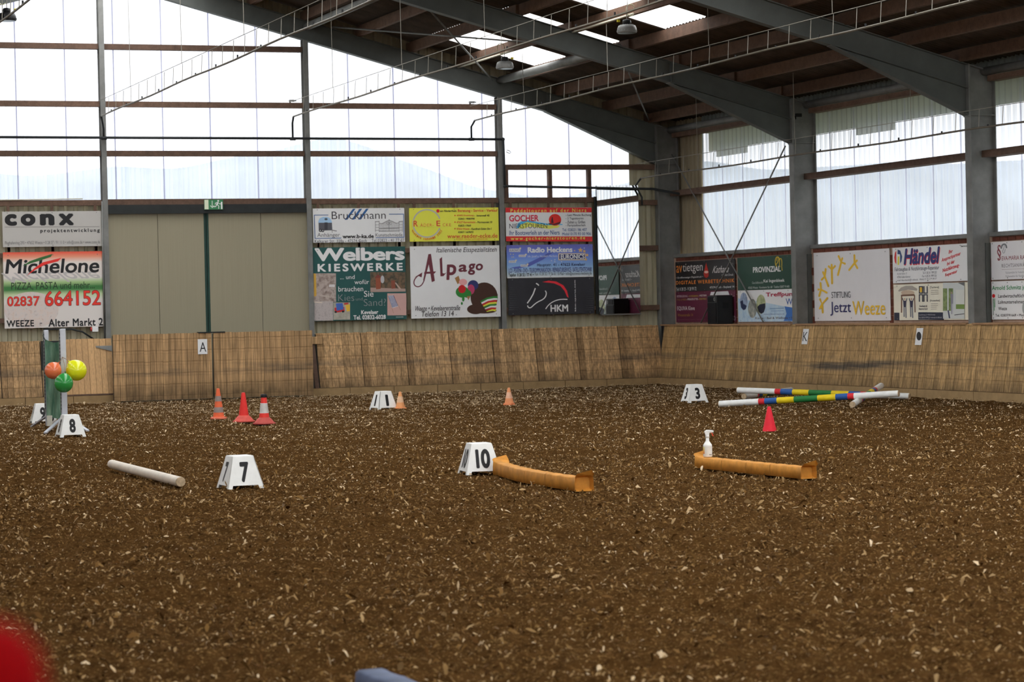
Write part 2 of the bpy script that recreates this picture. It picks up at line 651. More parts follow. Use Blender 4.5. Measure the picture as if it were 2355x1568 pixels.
def rib(x, flip=1):
    t = (x / PER) % 1.0
    if t < 0.5:
        return 0.0
    if t < 0.62:
        return (t - 0.5) / 0.12 * RD_
    if t < 0.88:
        return RD_
    return (1 - t) / 0.12 * RD_


def ribs_between(a, b):
    xs = {a, b}
    k0 = math.floor(a / PER) - 1
    k1 = math.ceil(b / PER) + 1
    for k in range(k0, k1 + 1):
        for t in (0.0, 0.5, 0.62, 0.88):
            x = (k + t) * PER
            if a < x < b:
                xs.add(x)
    return sorted(xs)


def sheet(name, parent, a, b, z0, z1, mt, plane, axis='x', lift=0.0, deep=1.0):
    """one trapezoidal sheet; axis x: gable (plane is Y), axis y: side wall (plane is X)"""
    f0 = z0 if callable(z0) else (lambda x: z0)
    f1 = z1 if callable(z1) else (lambda x: z1)
    mb = MB()
    xs = ribs_between(a, b)
    vs = []
    for x in xs:
        d = plane + rib(x) * deep - lift
        for z in (f0(x), f1(x)):
            vs.append((x, d, z) if axis == 'x' else (d, x, z))
    fs = [(2 * k, 2 * k + 2, 2 * k + 3, 2 * k + 1) for k in range(len(xs) - 1)]
    mb.add(vs, fs)
    return mb.build(name, mt, parent)


SW = PER * 5
zlow = 4.22
x = 6.21
k = 0
while x < 22.0:
    b_ = min(x + SW, 22.15)
    sheet('translucent_sheet', wall_end, x - 0.016, b_ + 0.0, zlow, lambda q: ztop(q) - 0.12, clearm, YS, lift=0.006 * (k % 2), deep=0.45)
    sheet('sealing_strip', wall_end, x - 0.026, x + 0.012, zlow + 0.05, lambda q: ztop(q) - 0.14, sealm, YS - 0.012, deep=0.45)
    x += SW
    k += 1
x = 6.21
while x < 23.2:
    sheet('gable_strip_sheet', wall_end, x, min(x + SW, 23.45), lambda q: ztop(q) - 0.12, lambda q: zroof(q) + 0.06, beige_dark, YS)
    x += SW
x = 5.175
while x < 22.1:
    if x > 14.3 or x < 9.9:
        sheet('beige_sheet', wall_end, x, min(x + SW, 22.15), -0.03, zlow + 0.03, beige, YS)
    x += SW
sheet('corner_sheet', wall_end, 22.15, 23.35, -0.03, lambda q: ztop(q) - 0.12, beige, YS)
MB().box((5, YS + 0.05, -0.06), (23.3, YS + 0.2, 0.3)).build('footing_wall', plinthm, wall_end)

POSTX = [5.60, 10.05, 14.50, 18.95]
for px in POSTX:
    mb = MB()
    zt = ztop(px) - 0.42
    mb.box((px - 0.055, YC, 0), (px + 0.055, YC + 0.012, zt))
    mb.box((px - 0.055, YC + 0.21, 0), (px + 0.055, YC + 0.222, zt))
    mb.box((px - 0.005, YC + 0.012, 0), (px + 0.005, YC + 0.21, zt))
    mb.build('post', galv, wall_end)


def girt(x0, x1, z, h=0.115, y0=YC + 0.06, y1=YC + 0.22, name='rail', mt=timber):
    return MB().box((x0, y0, z - h), (x1, y1, z)).build(name, mt, wall_end)


bays = [(5.66, 9.99), (10.11, 14.44), (14.56, 18.89), (19.01, 22.70)]
for bi, (a, b_) in enumerate(bays):
    for z in (7.56, 6.345, 5.30):
        if z < ztop((a + b_) / 2) - 0.9 and bi < 3:
            girt(a, b_, z)
            for xx_ in (a, b_):          # cleats on the posts
                MB().prism([(xx_ - 0.02, YC + 0.1, z - 0.115), (xx_ + 0.02, YC + 0.1, z - 0.115), (xx_, YC + 0.1, z - 0.15)], (0, 0.05, 0)).build('cleat', steel, wall_end)
girt(19.01, 22.70, 5.00)
for a, b_ in ((5.66, 9.99), (14.56, 18.89), (19.01, 21.28)):
    girt(a, b_, 4.26)
    girt(a, b_, 3.16, 0.10)
    girt(a, b_, 1.80, 0.10)
for z in (4.19, 3.15, 1.79):
    girt(22.05, 22.76, z, 0.115)
MB().box((10.11, YC + 0.02, 4.15), (14.44, YC + 0.20, 4.27)).build('lintel_rail', timber, wall_end)
for px in (19.10, 20.15, 21.10):
    MB().box((px - 0.04, YC + 0.07, 4.26), (px + 0.04, YC + 0.2, 4.89)).build('stud', timber, wall_end)

# sliding doors in the gable, dark lintel above them
MB().box((10.11, YC + 0.0, 3.96), (14.44, YC + 0.16, 4.15)).build('door_track', dark, wall_end)
xm0, xm1 = E(471, 620, YC + 0.1).x, E(482, 620, YC + 0.1).x
for n_, (a, b_, seam) in enumerate(((10.02, xm0, E(365, 620, YC + 0.1).x), (xm1, 14.52, E(602, 620, YC + 0.1).x))):
    d = thing('door_%d' % (n_ + 1), ('pale beige sliding door leaf left of the green edge strip', 'pale beige sliding door leaf right of the green edge strip')[n_], loc=((a + b_) / 2, YC + 0.1, 0.02), kind='structure')
    for p0, p1 in ((a, seam - 0.004), (seam + 0.004, b_)):
        MB().box((p0, YC + 0.10, -0.03), (p1, YC + 0.15, 3.97)).build('door_panel', doorm, d, bevel=0.004)
    MB().box((a, YC + 0.152, -0.03), (b_, YC + 0.165, 3.97)).build('back_sheet', dark, d)  # added behind the leaf to keep daylight out of the seam
gm = mat('green_edge_strip', (30, 52, 46), 0.5, 0)
d = thing('trim_1', 'dark green edge strip between the two sliding doors', loc=((xm0 + xm1) / 2, YC + 0.1, 0), kind='structure')
MB().box((xm0, YC + 0.10, 0.02), (xm0 + 0.045, YC + 0.16, 3.97)).build('edge_strip', gm, d)
MB().box((xm1 - 0.045, YC + 0.10, 0.02), (xm1, YC + 0.16, 3.97)).build('edge_strip', gm, d)
MB().box((xm0 + 0.045, YC + 0.13, 0.02), (xm1 - 0.045, YC + 0.16, 3.97)).build('gap_seal', dark, d)

# ------------------------------------------------------------------ side wall
wall_right = thing('wall_right', 'side wall of brick below and translucent sheets above', kind='structure')
brickm = mat('red_brick', (84, 48, 38), 0.9, 0, 0.2, 12, bmp=0.2, rnd=0.22)
mortar = mat('mortar', (138, 118, 104), 0.95, 0, 0.12, 9)
MB().box((XB + 0.01, 15, -0.03), (XB + 0.26, 53.2, 2.86)).build('mortar_bed', mortar, wall_right)
BL, BH = 0.245, 0.071
me_b = MB().box((0, -BL / 2, 0), (0.02, BL / 2, BH)).mesh('brick')
me_b2 = MB().box((0, -BL / 2, 0), (0.02, BL / 2, 0.155)).mesh('tall_brick')
me_b3 = MB().box((0, -0.06, 0), (0.02, 0.06, 0.155)).mesh('half_brick')
for f0, f1 in ((46.12, 52.8), (39.12, 45.88), (34.8, 38.88)):
    y = f1 - BL / 2
    while y > f0 + BL / 2:
        link('brick', me_b, brickm, wall_right, (XB - 0.005, y, 2.775))
        y -= BL + 0.02
for yc, half in ((R(1691, 650, XB).y, 1), (R(1866, 650, XB).y, 0), (R(2049, 650, XB).y, 1), (R(2272, 650, XB).y, 0)):
    for r_ in range(9):
        z = 1.32 + r_ * 0.166
        if z + 0.155 > 2.77:
            break
        dy = 0.12 if (r_ % 2 and not half) else 0.0
        link('brick', me_b3 if half else me_b2, brickm, wall_right, (XB - 0.005, yc + dy, z))
for f0, f1 in ((46.13, 52.80), (39.13, 45.87), (33.0, 38.87)):
    MB().box((XB - 0.06, f0 - 0.03, 2.86), (XS - 0.02, f1 + 0.02, 2.935)).build('sill_beam', galv, wall_right)
    MB().box((XB - 0.12, f0 + 0.1, 4.265), (XS - 0.02, f1 + 0.32 if f1 < 50 else f1, 4.385)).build('rail', timber, wall_right)
    MB().box((XB - 0.05, f0 - 0.03, 5.60), (XS - 0.04, f1, 5.70)).build('eave_timber', timber, wall_right)
    MB().tube([(XB - 0.05, f0 - 0.1, 5.78), (XB - 0.05, f1 + 0.1, 5.78)], 0.075, 14).build('eave_tube', galv, wall_right, smooth=True)
y = 33.0
k = 0
while y < 51.7:
    b_ = min(y + SW, 51.72)
    sheet('translucent_sheet', wall_right, y - 0.016, b_, 2.93, 6.03, clearm, XS, axis='y', lift=0.006 * (k % 2), deep=0.35)
    sheet('sealing_strip', wall_right, y - 0.03, y + 0.02, 2.95, 5.95, sealm, XS - 0.012, axis='y', deep=0.35)
    y += SW
    k += 1
sheet('corner_sheet', wall_right, 51.72, 53.30, 2.93, 6.06, beige_dark, XS, axis='y')

# rest of the hall behind and beside the camera
wall_left = thing('wall_left', 'far side wall of brick and translucent sheets opposite', kind='structure')
MB().box((-3.4, -4, -0.03), (-3.15, 53.2, 2.9)).build('mortar_bed', mortar, wall_left)
MB().add([(-3.25, -4, 2.9), (-3.25, 53.2, 2.9), (-3.25, 53.2, 5.95), (-3.25, -4, 5.95)], [(0, 1, 2, 3)]).build('translucent_sheet', clearm, wall_left)
MB().add([(23.34, -4, 2.9), (23.34, 33, 2.9), (23.34, 33, 5.95), (23.34, -4, 5.95)], [(0, 1, 2, 3)]).build('translucent_sheet', clearm, wall_right)
MB().box((XB + 0.01, -4, -0.03), (XB + 0.26, 15, 2.9)).build('mortar_bed', mortar, wall_right)
wall_back = thing('wall_back', 'opposite gable wall with translucent sheets above', kind='structure')
MB().box((-3.4, -4.2, -0.03), (23.4, -4.0, 4.2)).build('beige_sheet', beige, wall_back)
MB().add([(-3.2, -4.1, 4.2), (23.3, -4.1, 4.2), (23.3, -4.1, 6.0), (RIDGE, -4.1, zroof(RIDGE)), (-3.2, -4.1, 6.0)], [(0, 1, 2, 3, 4)]).build('translucent_sheet', fillm, wall_back)  # unseen sheets made extra clear, to light the hall from behind
MB().box((-3.4, 53.1, -0.03), (5.2, 53.2, 4.2)).build('beige_sheet', beige, wall_end)
MB().add([(-3.2, 53.15, 4.2), (6.2, 53.15, 4.2), (6.2, 53.15, zroof(6.2)), (-3.2, 53.15, 6.0)], [(0, 1, 2, 3)]).build('translucent_sheet', clearm, wall_end)

# ------------------------------------------------------------------ steel portal frames
for fi, fy in enumerate(FRAMES):
    fr = thing('portal_frame', ('grey steel portal frame standing against the gable', 'grey steel portal frame between the tall side windows', 'grey steel portal frame nearest the upper right corner', 'grey steel portal frame out of view overhead')[fi], loc=(23.0, fy, 0), kind='structure')
    W2 = 0.10
    mb = MB()                                    # column, an I section with its web across the hall
    mb.box((XC, fy - W2, 0), (XC + 0.018, fy + W2, ztop(XC) - 0.02))
    mb.box((XC + 0.50, fy - W2, 0), (XC + 0.518, fy + W2, 5.75))
    mb.hexa([(XC + 0.018, fy - 0.006, 0), (XC + 0.50, fy - 0.006, 0), (XC + 0.50, fy + 0.006, 0), (XC + 0.018, fy + 0.006, 0)],
            [(XC + 0.018, fy - 0.006, ztop(XC)), (XC + 0.50, fy - 0.006, 5.76), (XC + 0.50, fy + 0.006, 5.76), (XC + 0.018, fy + 0.006, ztop(XC))])
    mb.build('column', galv, fr)
    MB().box((XC + 0.018, fy - W2, 5.00), (XC + 0.50, fy + W2, 5.014)).build('stiffener', galv, fr)
    MB().hexa([(XC - 0.005, fy - W2, ztop(XC) - 0.015), (XC + 0.52, fy - W2, 5.75), (XC + 0.52, fy + W2, 5.75), (XC - 0.005, fy + W2, ztop(XC) - 0.015)],
              [(XC - 0.005, fy - W2, ztop(XC) + 0.005), (XC + 0.52, fy - W2, 5.77), (XC + 0.52, fy + W2, 5.77), (XC - 0.005, fy + W2, ztop(XC) + 0.005)]).build('cap_plate', galv, fr)
    MB().box((XC - 0.022, fy - W2, 4.98), (XC - 0.001, fy + W2, ztop(XC) + 0.01)).build('end_plate', galv, fr)
    if fi:
        MB().box((XC + 0.30, fy - 0.04, 0), (XC + 0.42, fy - 0.012, 2.75)).build('cover_strip', steel, fr)

    def flange(xa, za, xb, zb, t=0.016):
        return [(xa, fy - W2, za), (xb, fy - W2, zb), (xb, fy + W2, zb), (xa, fy + W2, za)], [(xa, fy - W2, za + t), (xb, fy - W2, zb + t), (xb, fy + W2, zb + t), (xa, fy + W2, za + t)]
    D = 0.43
    for sgn, nm in ((1, 'rafter'), (-1, 'rafter')):
        def xm(q):
            return q if sgn > 0 else 2 * RIDGE - q
        mb = MB()
        x0, x1 = RIDGE, XC - 0.022
        mb.hexa(*flange(xm(x0), ztop(x0) - 0.016, xm(x1), ztop(x1) - 0.016))
        mb.hexa(*flange(xm(x0), ztop(x0) - D, xm(x1), ztop(x1) - D))
        mb.add([(xm(x0), fy - 0.005, ztop(x0) - D), (xm(x1), fy - 0.005, ztop(x1) - D), (xm(x1), fy - 0.005, ztop(x1)), (xm(x0), fy - 0.005, ztop(x0)),
                (xm(x0), fy + 0.005, ztop(x0) - D), (xm(x1), fy + 0.005, ztop(x1) - D), (xm(x1), fy + 0.005, ztop(x1)), (xm(x0), fy + 0.005, ztop(x0))],
               [(0, 1, 2, 3), (7, 6, 5, 4)])
        mb.build(nm, steel, fr)
        mb = MB()                                # haunch under the eaves end of the rafter
        xk = 20.06
        zk = ztop(xk) - D
        mb.hexa(*flange(xm(xk), zk - 0.01, xm(x1), 5.0))
        mb.add([(xm(xk), fy - 0.005, zk), (xm(x1), fy - 0.005, 5.0), (xm(x1), fy - 0.005, ztop(x1) - D),
                (xm(xk), fy + 0.005, zk), (xm(x1), fy + 0.005, 5.0), (xm(x1), fy + 0.005, ztop(x1) - D)], [(0, 1, 2), (5, 4, 3)])
        mb.build('haunch', steel, fr)
    if fi in (0, 1):
        for sx_ in (20.1,):
            MB().box((sx_ - 0.006, fy - 0.09, ztop(sx_) - D + 0.016), (sx_ + 0.006, fy + 0.09, ztop(sx_) - 0.016)).build('stiffener', steel, fr)

# ------------------------------------------------------------------ roof
ceiling = thing('ceiling', 'corrugated grey fibre cement roof on timber purlins', kind='structure')
XBR = [12.45, 14.70, 16.97, 19.33, 21.60, 24.30]
YBR = [53.3, 52.6, 51.6, 50.62, 49.64, 48.7, 47.75, 46.72, 45.75, 45.0, 44.42, 43.47, 42.52, 41.5, 40.5, 39.5, 38.4, 37.44, 36.48, 35.52, 34.5, 33.5, 32.5, 31.5, 30.5, 29.5, 28.5, 27.5, 26.5, 25.5, 24.5]
LIT = {(51.6, 50.62), (50.62, 49.64), (47.75, 46.72), (44.42, 43.47), (43.47, 42.52), (37.44, 36.48), (36.48, 35.52), (34.5, 33.5), (33.5, 32.5), (32.5, 31.5), (31.5, 30.5), (30.5, 29.5), (29.5, 28.5), (28.5, 27.5), (27.5, 26.5), (26.5, 25.5), (25.5, 24.5)}  # the unbroken run nearest the camera is unseen, added for more light
for a, b_ in zip(XBR[:-1], XBR[1:]):
    for y1, y0 in zip(YBR[:-1], YBR[1:]):
        lit = (y1, y0) in LIT and abs(a - 16.97) < 0.01
        xs2 = []
        nseg = max(12, int((y1 - y0) / 0.15 * 6))
        mb = MB()
        vs_ = []
        for s_ in range(nseg + 1):
            y = y0 + (y1 - y0) * s_ / nseg
            w_ = 0.022 * math.sin(2 * math.pi * y / 0.15) + 0.03
            vs_ += [(a, y, zroof(a) + w_), (b_, y, zroof(b_) + w_)]
        mb.add(vs_, [(2 * s_, 2 * s_ + 1, 2 * s_ + 3, 2 * s_ + 2) for s_ in range(nseg)])
        mb.build('skylight_sheet' if lit else 'roof_sheet', skym if lit else eternit, ceiling, smooth=True)


def slab(xa, xb, y0, y1, mt=eternit, name='roof_sheet'):
    MB().add([(xa, y0, zroof(xa) + 0.03), (xb, y0, zroof(xb) + 0.03), (xb, y1, zroof(xb) + 0.03), (xa, y1, zroof(xa) + 0.03)], [(0, 1, 2, 3)]).build(name, mt, ceiling)


slab(11.9, 16.97, -4.3, 24.5)
slab(11.9, 12.45, 24.5, 53.3)
slab(19.33, 24.30, -4.3, 24.5)
slab(3.13, 8.2, -4.3, 53.3)
slab(-3.8, 0.77, -4.3, 53.3)
for k in range(16):          # glazed ridge added out of sight to brighten the hall
    y0 = -4.3 + k * 3.6
    slab(8.2, RIDGE, y0, y0 + 3.6, skym, 'added_ridge_light')
    slab(RIDGE, 11.9, y0, y0 + 3.6, skym, 'added_ridge_light')
    if y0 + 3.6 < 25:
        slab(16.97, 19.33, y0, y0 + 3.6, fillm, 'skylight_sheet')  # unseen skylights added in a closed row to brighten the hall
    slab(0.77, 3.13, y0, y0 + 1.8, skym, 'skylight_sheet')
    slab(0.77, 3.13, y0 + 1.8, y0 + 3.6)
PURL = [12.15, 13.33, 14.52, 15.72, 16.92, 18.07, 19.28, 20.36, 21.57, 22.60]
for px in PURL:
    for y0, y1 in ((46.0, 53.15), (39.0, 46.15), (32.0, 39.15), (24.0, 32.15)):
        dx = 0.05 if y0 in (39.0, 24.0) else 0.0
        zb = ztop(px)
        MB().hexa([(px - 0.05 + dx, y0, zb + 0.0), (px + 0.05 + dx, y0, zb - 0.0), (px + 0.05 + dx, y1, zb), (px - 0.05 + dx, y1, zb)],
                  [(px - 0.05 + dx, y0, zb + 0.215), (px + 0.05 + dx, y0, zb + 0.215), (px + 0.05 + dx, y1, zb + 0.215), (px - 0.05 + dx, y1, zb + 0.215)]).build('purlin', purlin_t, ceiling)

# outer eaves board and gutter boxes, seen dimly through the side sheets
eavem = mat('eaves_board', (70, 56, 28), 0.8, 0, 0.15, 4)
MB().box((24.24, 20, 5.32), (24.28, 53.3, 5.78)).build('eaves_board', eavem, ceiling)
MB().box((23.42, 20, 5.74), (24.24, 53.3, 5.76)).build('soffit', eavem, ceiling)
for fy in (52.4, 45.55, 38.55):
    MB().box((24.18, fy - 1.2, 5.16), (24.24, fy + 0.35, 5.42)).build('gutter_box', eavem, ceiling)
# belts of trees beyond the hall
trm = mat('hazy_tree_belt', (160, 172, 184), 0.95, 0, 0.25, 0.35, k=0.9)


def belt(name, label, p, q, h0, h1, cell, seed):
    n_, k_ = 120, 7
    p, q = Vector(p), Vector(q)
    d_ = (q - p).normalized()
    r_ = Vector((-d_.y, d_.x, 0))
    t_ = np.linspace(0, (q - p).length, n_ + 1)
    hh_ = h0 + (h1 - h0) * (0.6 * vnoise(t_, t_ * 0, cell, seed) + 0.4 * vnoise(t_, t_ * 0 + 5, cell * 0.35, seed + 1))
    mb = MB()
    for i_ in range(n_ + 1):
        for j_ in range(k_ + 1):
            a_ = math.pi * j_ / k_
            w_ = 4.0 * (0.8 + 0.4 * float(vnoise(np.array([t_[i_]]), np.array([j_ * 3.0]), 4, seed + 2)[0]))
            c_ = p + d_ * float(t_[i_]) + r_ * (math.cos(a_) * w_)
            mb.v.append((c_.x, c_.y, -0.05 + hh_[i_] * math.sin(a_) ** 0.6))
    mb.f = [(i_ * (k_ + 1) + j_, (i_ + 1) * (k_ + 1) + j_, (i_ + 1) * (k_ + 1) + j_ + 1, i_ * (k_ + 1) + j_ + 1) for i_ in range(n_) for j_ in range(k_)]
    o_ = mb.build(name, trm, smooth=True)
    tag(o_, label, 'trees', kind='stuff')


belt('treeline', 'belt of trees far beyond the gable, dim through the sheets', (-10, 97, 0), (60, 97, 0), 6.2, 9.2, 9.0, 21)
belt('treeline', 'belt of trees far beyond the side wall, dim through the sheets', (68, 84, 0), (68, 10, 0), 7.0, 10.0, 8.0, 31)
# grass round the building, lit by the same sky
o = MB().add([(-90, -90, -0.06), (120, -90, -0.06), (120, 150, -0.06), (-90, 150, -0.06)], [(0, 1, 2, 3)]).build('ground_outside', mat('mown_grass', (98, 104, 84), 0.95, 0, 0.25, 0.6))
tag(o, 'grass lying round the outside of the hall', kind='structure')

# ------------------------------------------------------------------ kick boards round the arena
ZB, ZT = 0.15, 1.33
LE, LR = 0.28, 0.19                     # how far the boards lean back at the gable and at the side


def face_e(z):
    return YP + 0.03 + LE * (z - ZB) / (ZT - ZB)


def face_r(z):
    return XP + 0.03 + LR * (z - ZB) / (ZT - ZB)


def plank_row(parent, axis, a, b, z0, z1, mt, n=7, jit=0.006, name='plank'):
    w = (b - a) / n
    for k in range(n):
        p0, p1 = a + k * w + 0.003, a + (k + 1) * w - 0.003
        j = random.uniform(0, jit)
        zt = z1 + random.uniform(-0.008, 0.008)
        mb = MB()
        if axis == 'x':
            f0, f1 = face_e(z0) + j, face_e(zt) + j
            mb.hexa([(p0, f0, z0), (p1, f0, z0), (p1, f0 + 0.035, z0), (p0, f0 + 0.035, z0)], [(p0, f1, zt), (p1, f1, zt), (p1, f1 + 0.035, zt), (p0, f1 + 0.035, zt)])
        else:
            f0, f1 = face_r(z0) + j, face_r(zt) + j
            mb.hexa([(f0, p0, z0), (f0 + 0.035, p0, z0), (f0 + 0.035, p1, z0), (f0, p1, z0)], [(f1, p0, zt), (f1 + 0.035, p0, zt), (f1 + 0.035, p1, zt), (f1, p1, zt)])
        mb.build(name, boards_d if (k == 0 and mt is boards) else mt, parent)


base_e = thing('baseboard_end', 'leaning wooden kick boards along the gable wall', kind='structure')
base_r = thing('baseboard_right', 'leaning wooden kick boards along the side wall', kind='structure')


def kick_panel(parent, axis, a, b, z0, z1, mt, n=7):
    p = thing('kick_panel')
    p.parent = parent
    mb = MB()                            # frame rails behind the planks, seen as the dark joint
    if axis == 'x':
        mb.hexa([(a, face_e(z0) + 0.04, z0), (b, face_e(z0) + 0.04, z0), (b, face_e(z0) + 0.08, z0), (a, face_e(z0) + 0.08, z0)],
                [(a, face_e(z1) + 0.04, z1 - 0.02), (b, face_e(z1) + 0.04, z1 - 0.02), (b, face_e(z1) + 0.08, z1 - 0.02), (a, face_e(z1) + 0.08, z1 - 0.02)])
    else:
        mb.hexa([(face_r(z0) + 0.04, a, z0), (face_r(z0) + 0.08, a, z0), (face_r(z0) + 0.08, b, z0), (face_r(z0) + 0.04, b, z0)],
                [(face_r(z1) + 0.04, a, z1 - 0.02), (face_r(z1) + 0.08, a, z1 - 0.02), (face_r(z1) + 0.08, b, z1 - 0.02), (face_r(z1) + 0.04, b, z1 - 0.02)])
    mb.build('backing', dark, p)
    plank_row(p, axis, a + 0.006, b - 0.006, z0, z1, mt, n)


xa, xe = E(733, 830, YP + 0.1).x, XP + 0.12
npan = 8
for k in range(npan):
    w = (xe - xa) / npan
    kick_panel(base_e, 'x', xa + k * w, xa + (k + 1) * w, ZB, ZT, boards)
MB().hexa([(xa - 0.10, YP + 0.04, 0.13), (xa - 0.01, YP + 0.04, 0.13), (xa - 0.01, YP + 0.09, 0.13), (xa - 0.10, YP + 0.09, 0.13)],
          [(xa - 0.15, face_e(1.25), 1.25), (xa - 0.04, face_e(1.25), 1.25), (xa - 0.04, face_e(1.25) + 0.05, 1.25), (xa - 0.15, face_e(1.25) + 0.05, 1.25)]).build('end_batten', timber, base_e)
MB().box((xa - 0.13, face_e(1.15) - 0.05, 1.10), (xa + 0.12, face_e(1.15) - 0.01, 1.26)).build('corner_block', boards, base_e)
# left of the gates
xl0, xl1 = 5.2, E(97, 860, YP + 0.1).x
for k in range(4):
    w = (xl1 - xl0) / 4
    kick_panel(base_e, 'x', xl0 + k * w, xl0 + (k + 1) * w, ZB, ZT - 0.02, boards)
# hinged wicket between the stand and the gates
wk0, wk1 = E(152, 860, YP + 0.1).x, E(262, 860, YP + 0.1).x
d = thing('door_3', 'low plank wicket with a grey hinge beside the tall gates', loc=((wk0 + wk1) / 2, YP, 0), kind='structure')
plank_row(d, 'x', wk0, wk1, ZB + 0.03, ZT + 0.0, mat('wicket_boards', (138, 110, 78), 0.85, 0, 0.2, 4, stretch=(12, 12, 0.6), k=0.42, rnd=0.12), 8)
MB().box((wk0, YP + 0.02, ZB - 0.0), (wk1, YP + 0.07, ZB + 0.03)).build('bottom_rail', timber, d)
MB().hexa([(wk1 - 0.34, face_e(1.13) - 0.012, 1.15), (wk1, face_e(1.05) - 0.012, 1.06), (wk1, face_e(1.05) - 0.002, 1.06), (wk1 - 0.34, face_e(1.13) - 0.002, 1.15)],
          [(wk1 - 0.34, face_e(1.18) - 0.012, 1.18), (wk1, face_e(1.18) - 0.012, 1.18), (wk1, face_e(1.18) - 0.002, 1.18), (wk1 - 0.34, face_e(1.18) - 0.002, 1.18)]).build('hinge', galv, d)
xgap0, xgap1 = xl1, wk0
MB().box((xgap0, YP + 0.16, 0.1), (xgap1, YP + 0.2, ZT - 0.02)).build('backing', dark, base_e)
kick_panel(base_e, 'x', xgap0, xgap1, ZB, ZT - 0.02, boards, 4)

# the two tall gates stand proud of the boards and reach the ground
gx = [E(261, 840, YG).x, E(488, 840, YG).x, E(492, 840, YG).x, E(720, 830, YG).x]
for n_, (a, b_) in enumerate(((gx[0], gx[1]), (gx[2], gx[3]))):
    d = thing('door_%d' % (4 + n_), ('tall plank gate carrying the letter plate', 'tall plank gate behind the three traffic cones')[n_], loc=((a + b_) / 2, YG, 0), kind='structure')
    nn = 16
    w = (b_ - a) / nn
    for k in range(nn):
        j = random.uniform(0, 0.006)
        MB().box((a + k * w + 0.003, YG + j, 0.02), (a + (k + 1) * w - 0.003, YG + 0.04 + j, 1.405 + random.uniform(-0.006, 0.006))).build('plank', boards, d)
    MB().box((a, YG + 0.048, 0.05), (b_, YG + 0.09, 1.38)).build('backing', dark, d)
x0, x1 = E(455, 760, YG).x, E(517, 760, YG).x
o = MB().box((x0, YG - 0.02, 1.40), (x1, YG + 0.10, 1.425)).build('trim_2', dark, off=((x0 + x1) / 2, YG, 1.40))
tag(o, 'dark iron strap on top where the two gates meet', kind='structure')

# plinth blocks under the boards
a = 5.2
while a < 22.4:
    b_ = a + 1.0
    if b_ < 10.3 or a > xa - 0.4:
        b_ = min(b_, XP + 0.1)
        MB().box((a + 0.006, YP + random.uniform(-0.006, 0.006), -0.05), (b_ - 0.006, YP + 0.16, ZB - 0.008)).build('plinth_block', plinthm, base_e)
    a += 1.0
kick_ys = []
y = YP + 0.2
while y > 31:
    kick_panel(base_r, 'y', y - 1.0, y, ZB, ZT, boards_r)
    y -= 1.0
y = YP + 0.15
while y > 31:
    MB().box((XP + random.uniform(-0.006, 0.006), y - 1.99, -0.05), (XP + 0.16, y, ZB - 0.008)).build('plinth_block', plinthm, base_r)
    y -= 2.0
y = 52.6
for f0, f1 in ((46.1, 52.8), (39.1, 45.9), (31.0, 38.9)):
    MB().box((XP + 0.20, f0, ZT - 0.02), (XB + 0.02, f1, ZT + 0.012)).build('ledge_board', mat('ledge_timber', (128, 100, 74), 0.85, 0, 0.2, 5), base_r)

# ------------------------------------------------------------------ steel rods and struts
def rod(name, label, cat, pts, r, mt=galv, group=None, n=8):
    o = MB().tube(pts, r, n).build(name, mt, off=pts[0], smooth=True)
    return tag(o, label, cat, group)


XR_ = XC + 0.28
rod('brace_rod', 'steel brace rod on the side wall, falling to the right past the loudspeaker', 'brace', [R(1545, 355, XR_), R(1755, 740, XR_)], 0.016)
rod('brace_rod', 'steel brace rod on the side wall, falling to the left from the middle frame', 'brace', [R(1806, 336, XR_), R(1612, 742, XR_)], 0.016)
rod('brace_rod', 'thin steel brace rod under the roof beside the hanging lamp, steep', 'brace', [E(985, 20, 46.1), E(1132, 184, 52.8)], 0.018)
rod('brace_rod', 'thin steel brace rod crossing before the bright skylight, nearly level', 'brace', [E(765, 62, 52.8), E(1250, 100, 46.1)], 0.018)
rod('brace_rod', 'thin steel brace rod under the roof near the corner column', 'brace', [E(1446, 168, 46.1), E(1492, 276, 52.8)], 0.016)
p0, p1 = E(1152, 184, 52.85), E(1352, 132, 46.0)
rod('roof_strut', 'pale round steel strut between the rafters below the skylight', 'strut', [(p0.x, 52.9, p0.z), (p0.x + 0.02, 46.0, p0.z)], 0.085, galv, n=18)
p0 = E(714, 40, 52.8)
rod('roof_strut', 'round steel strut between the rafters high on the left', 'strut', [(14.55, 52.9, ztop(14.55) - 0.12), (14.55, 46.0, ztop(14.55) - 0.12)], 0.085, galv, n=18)

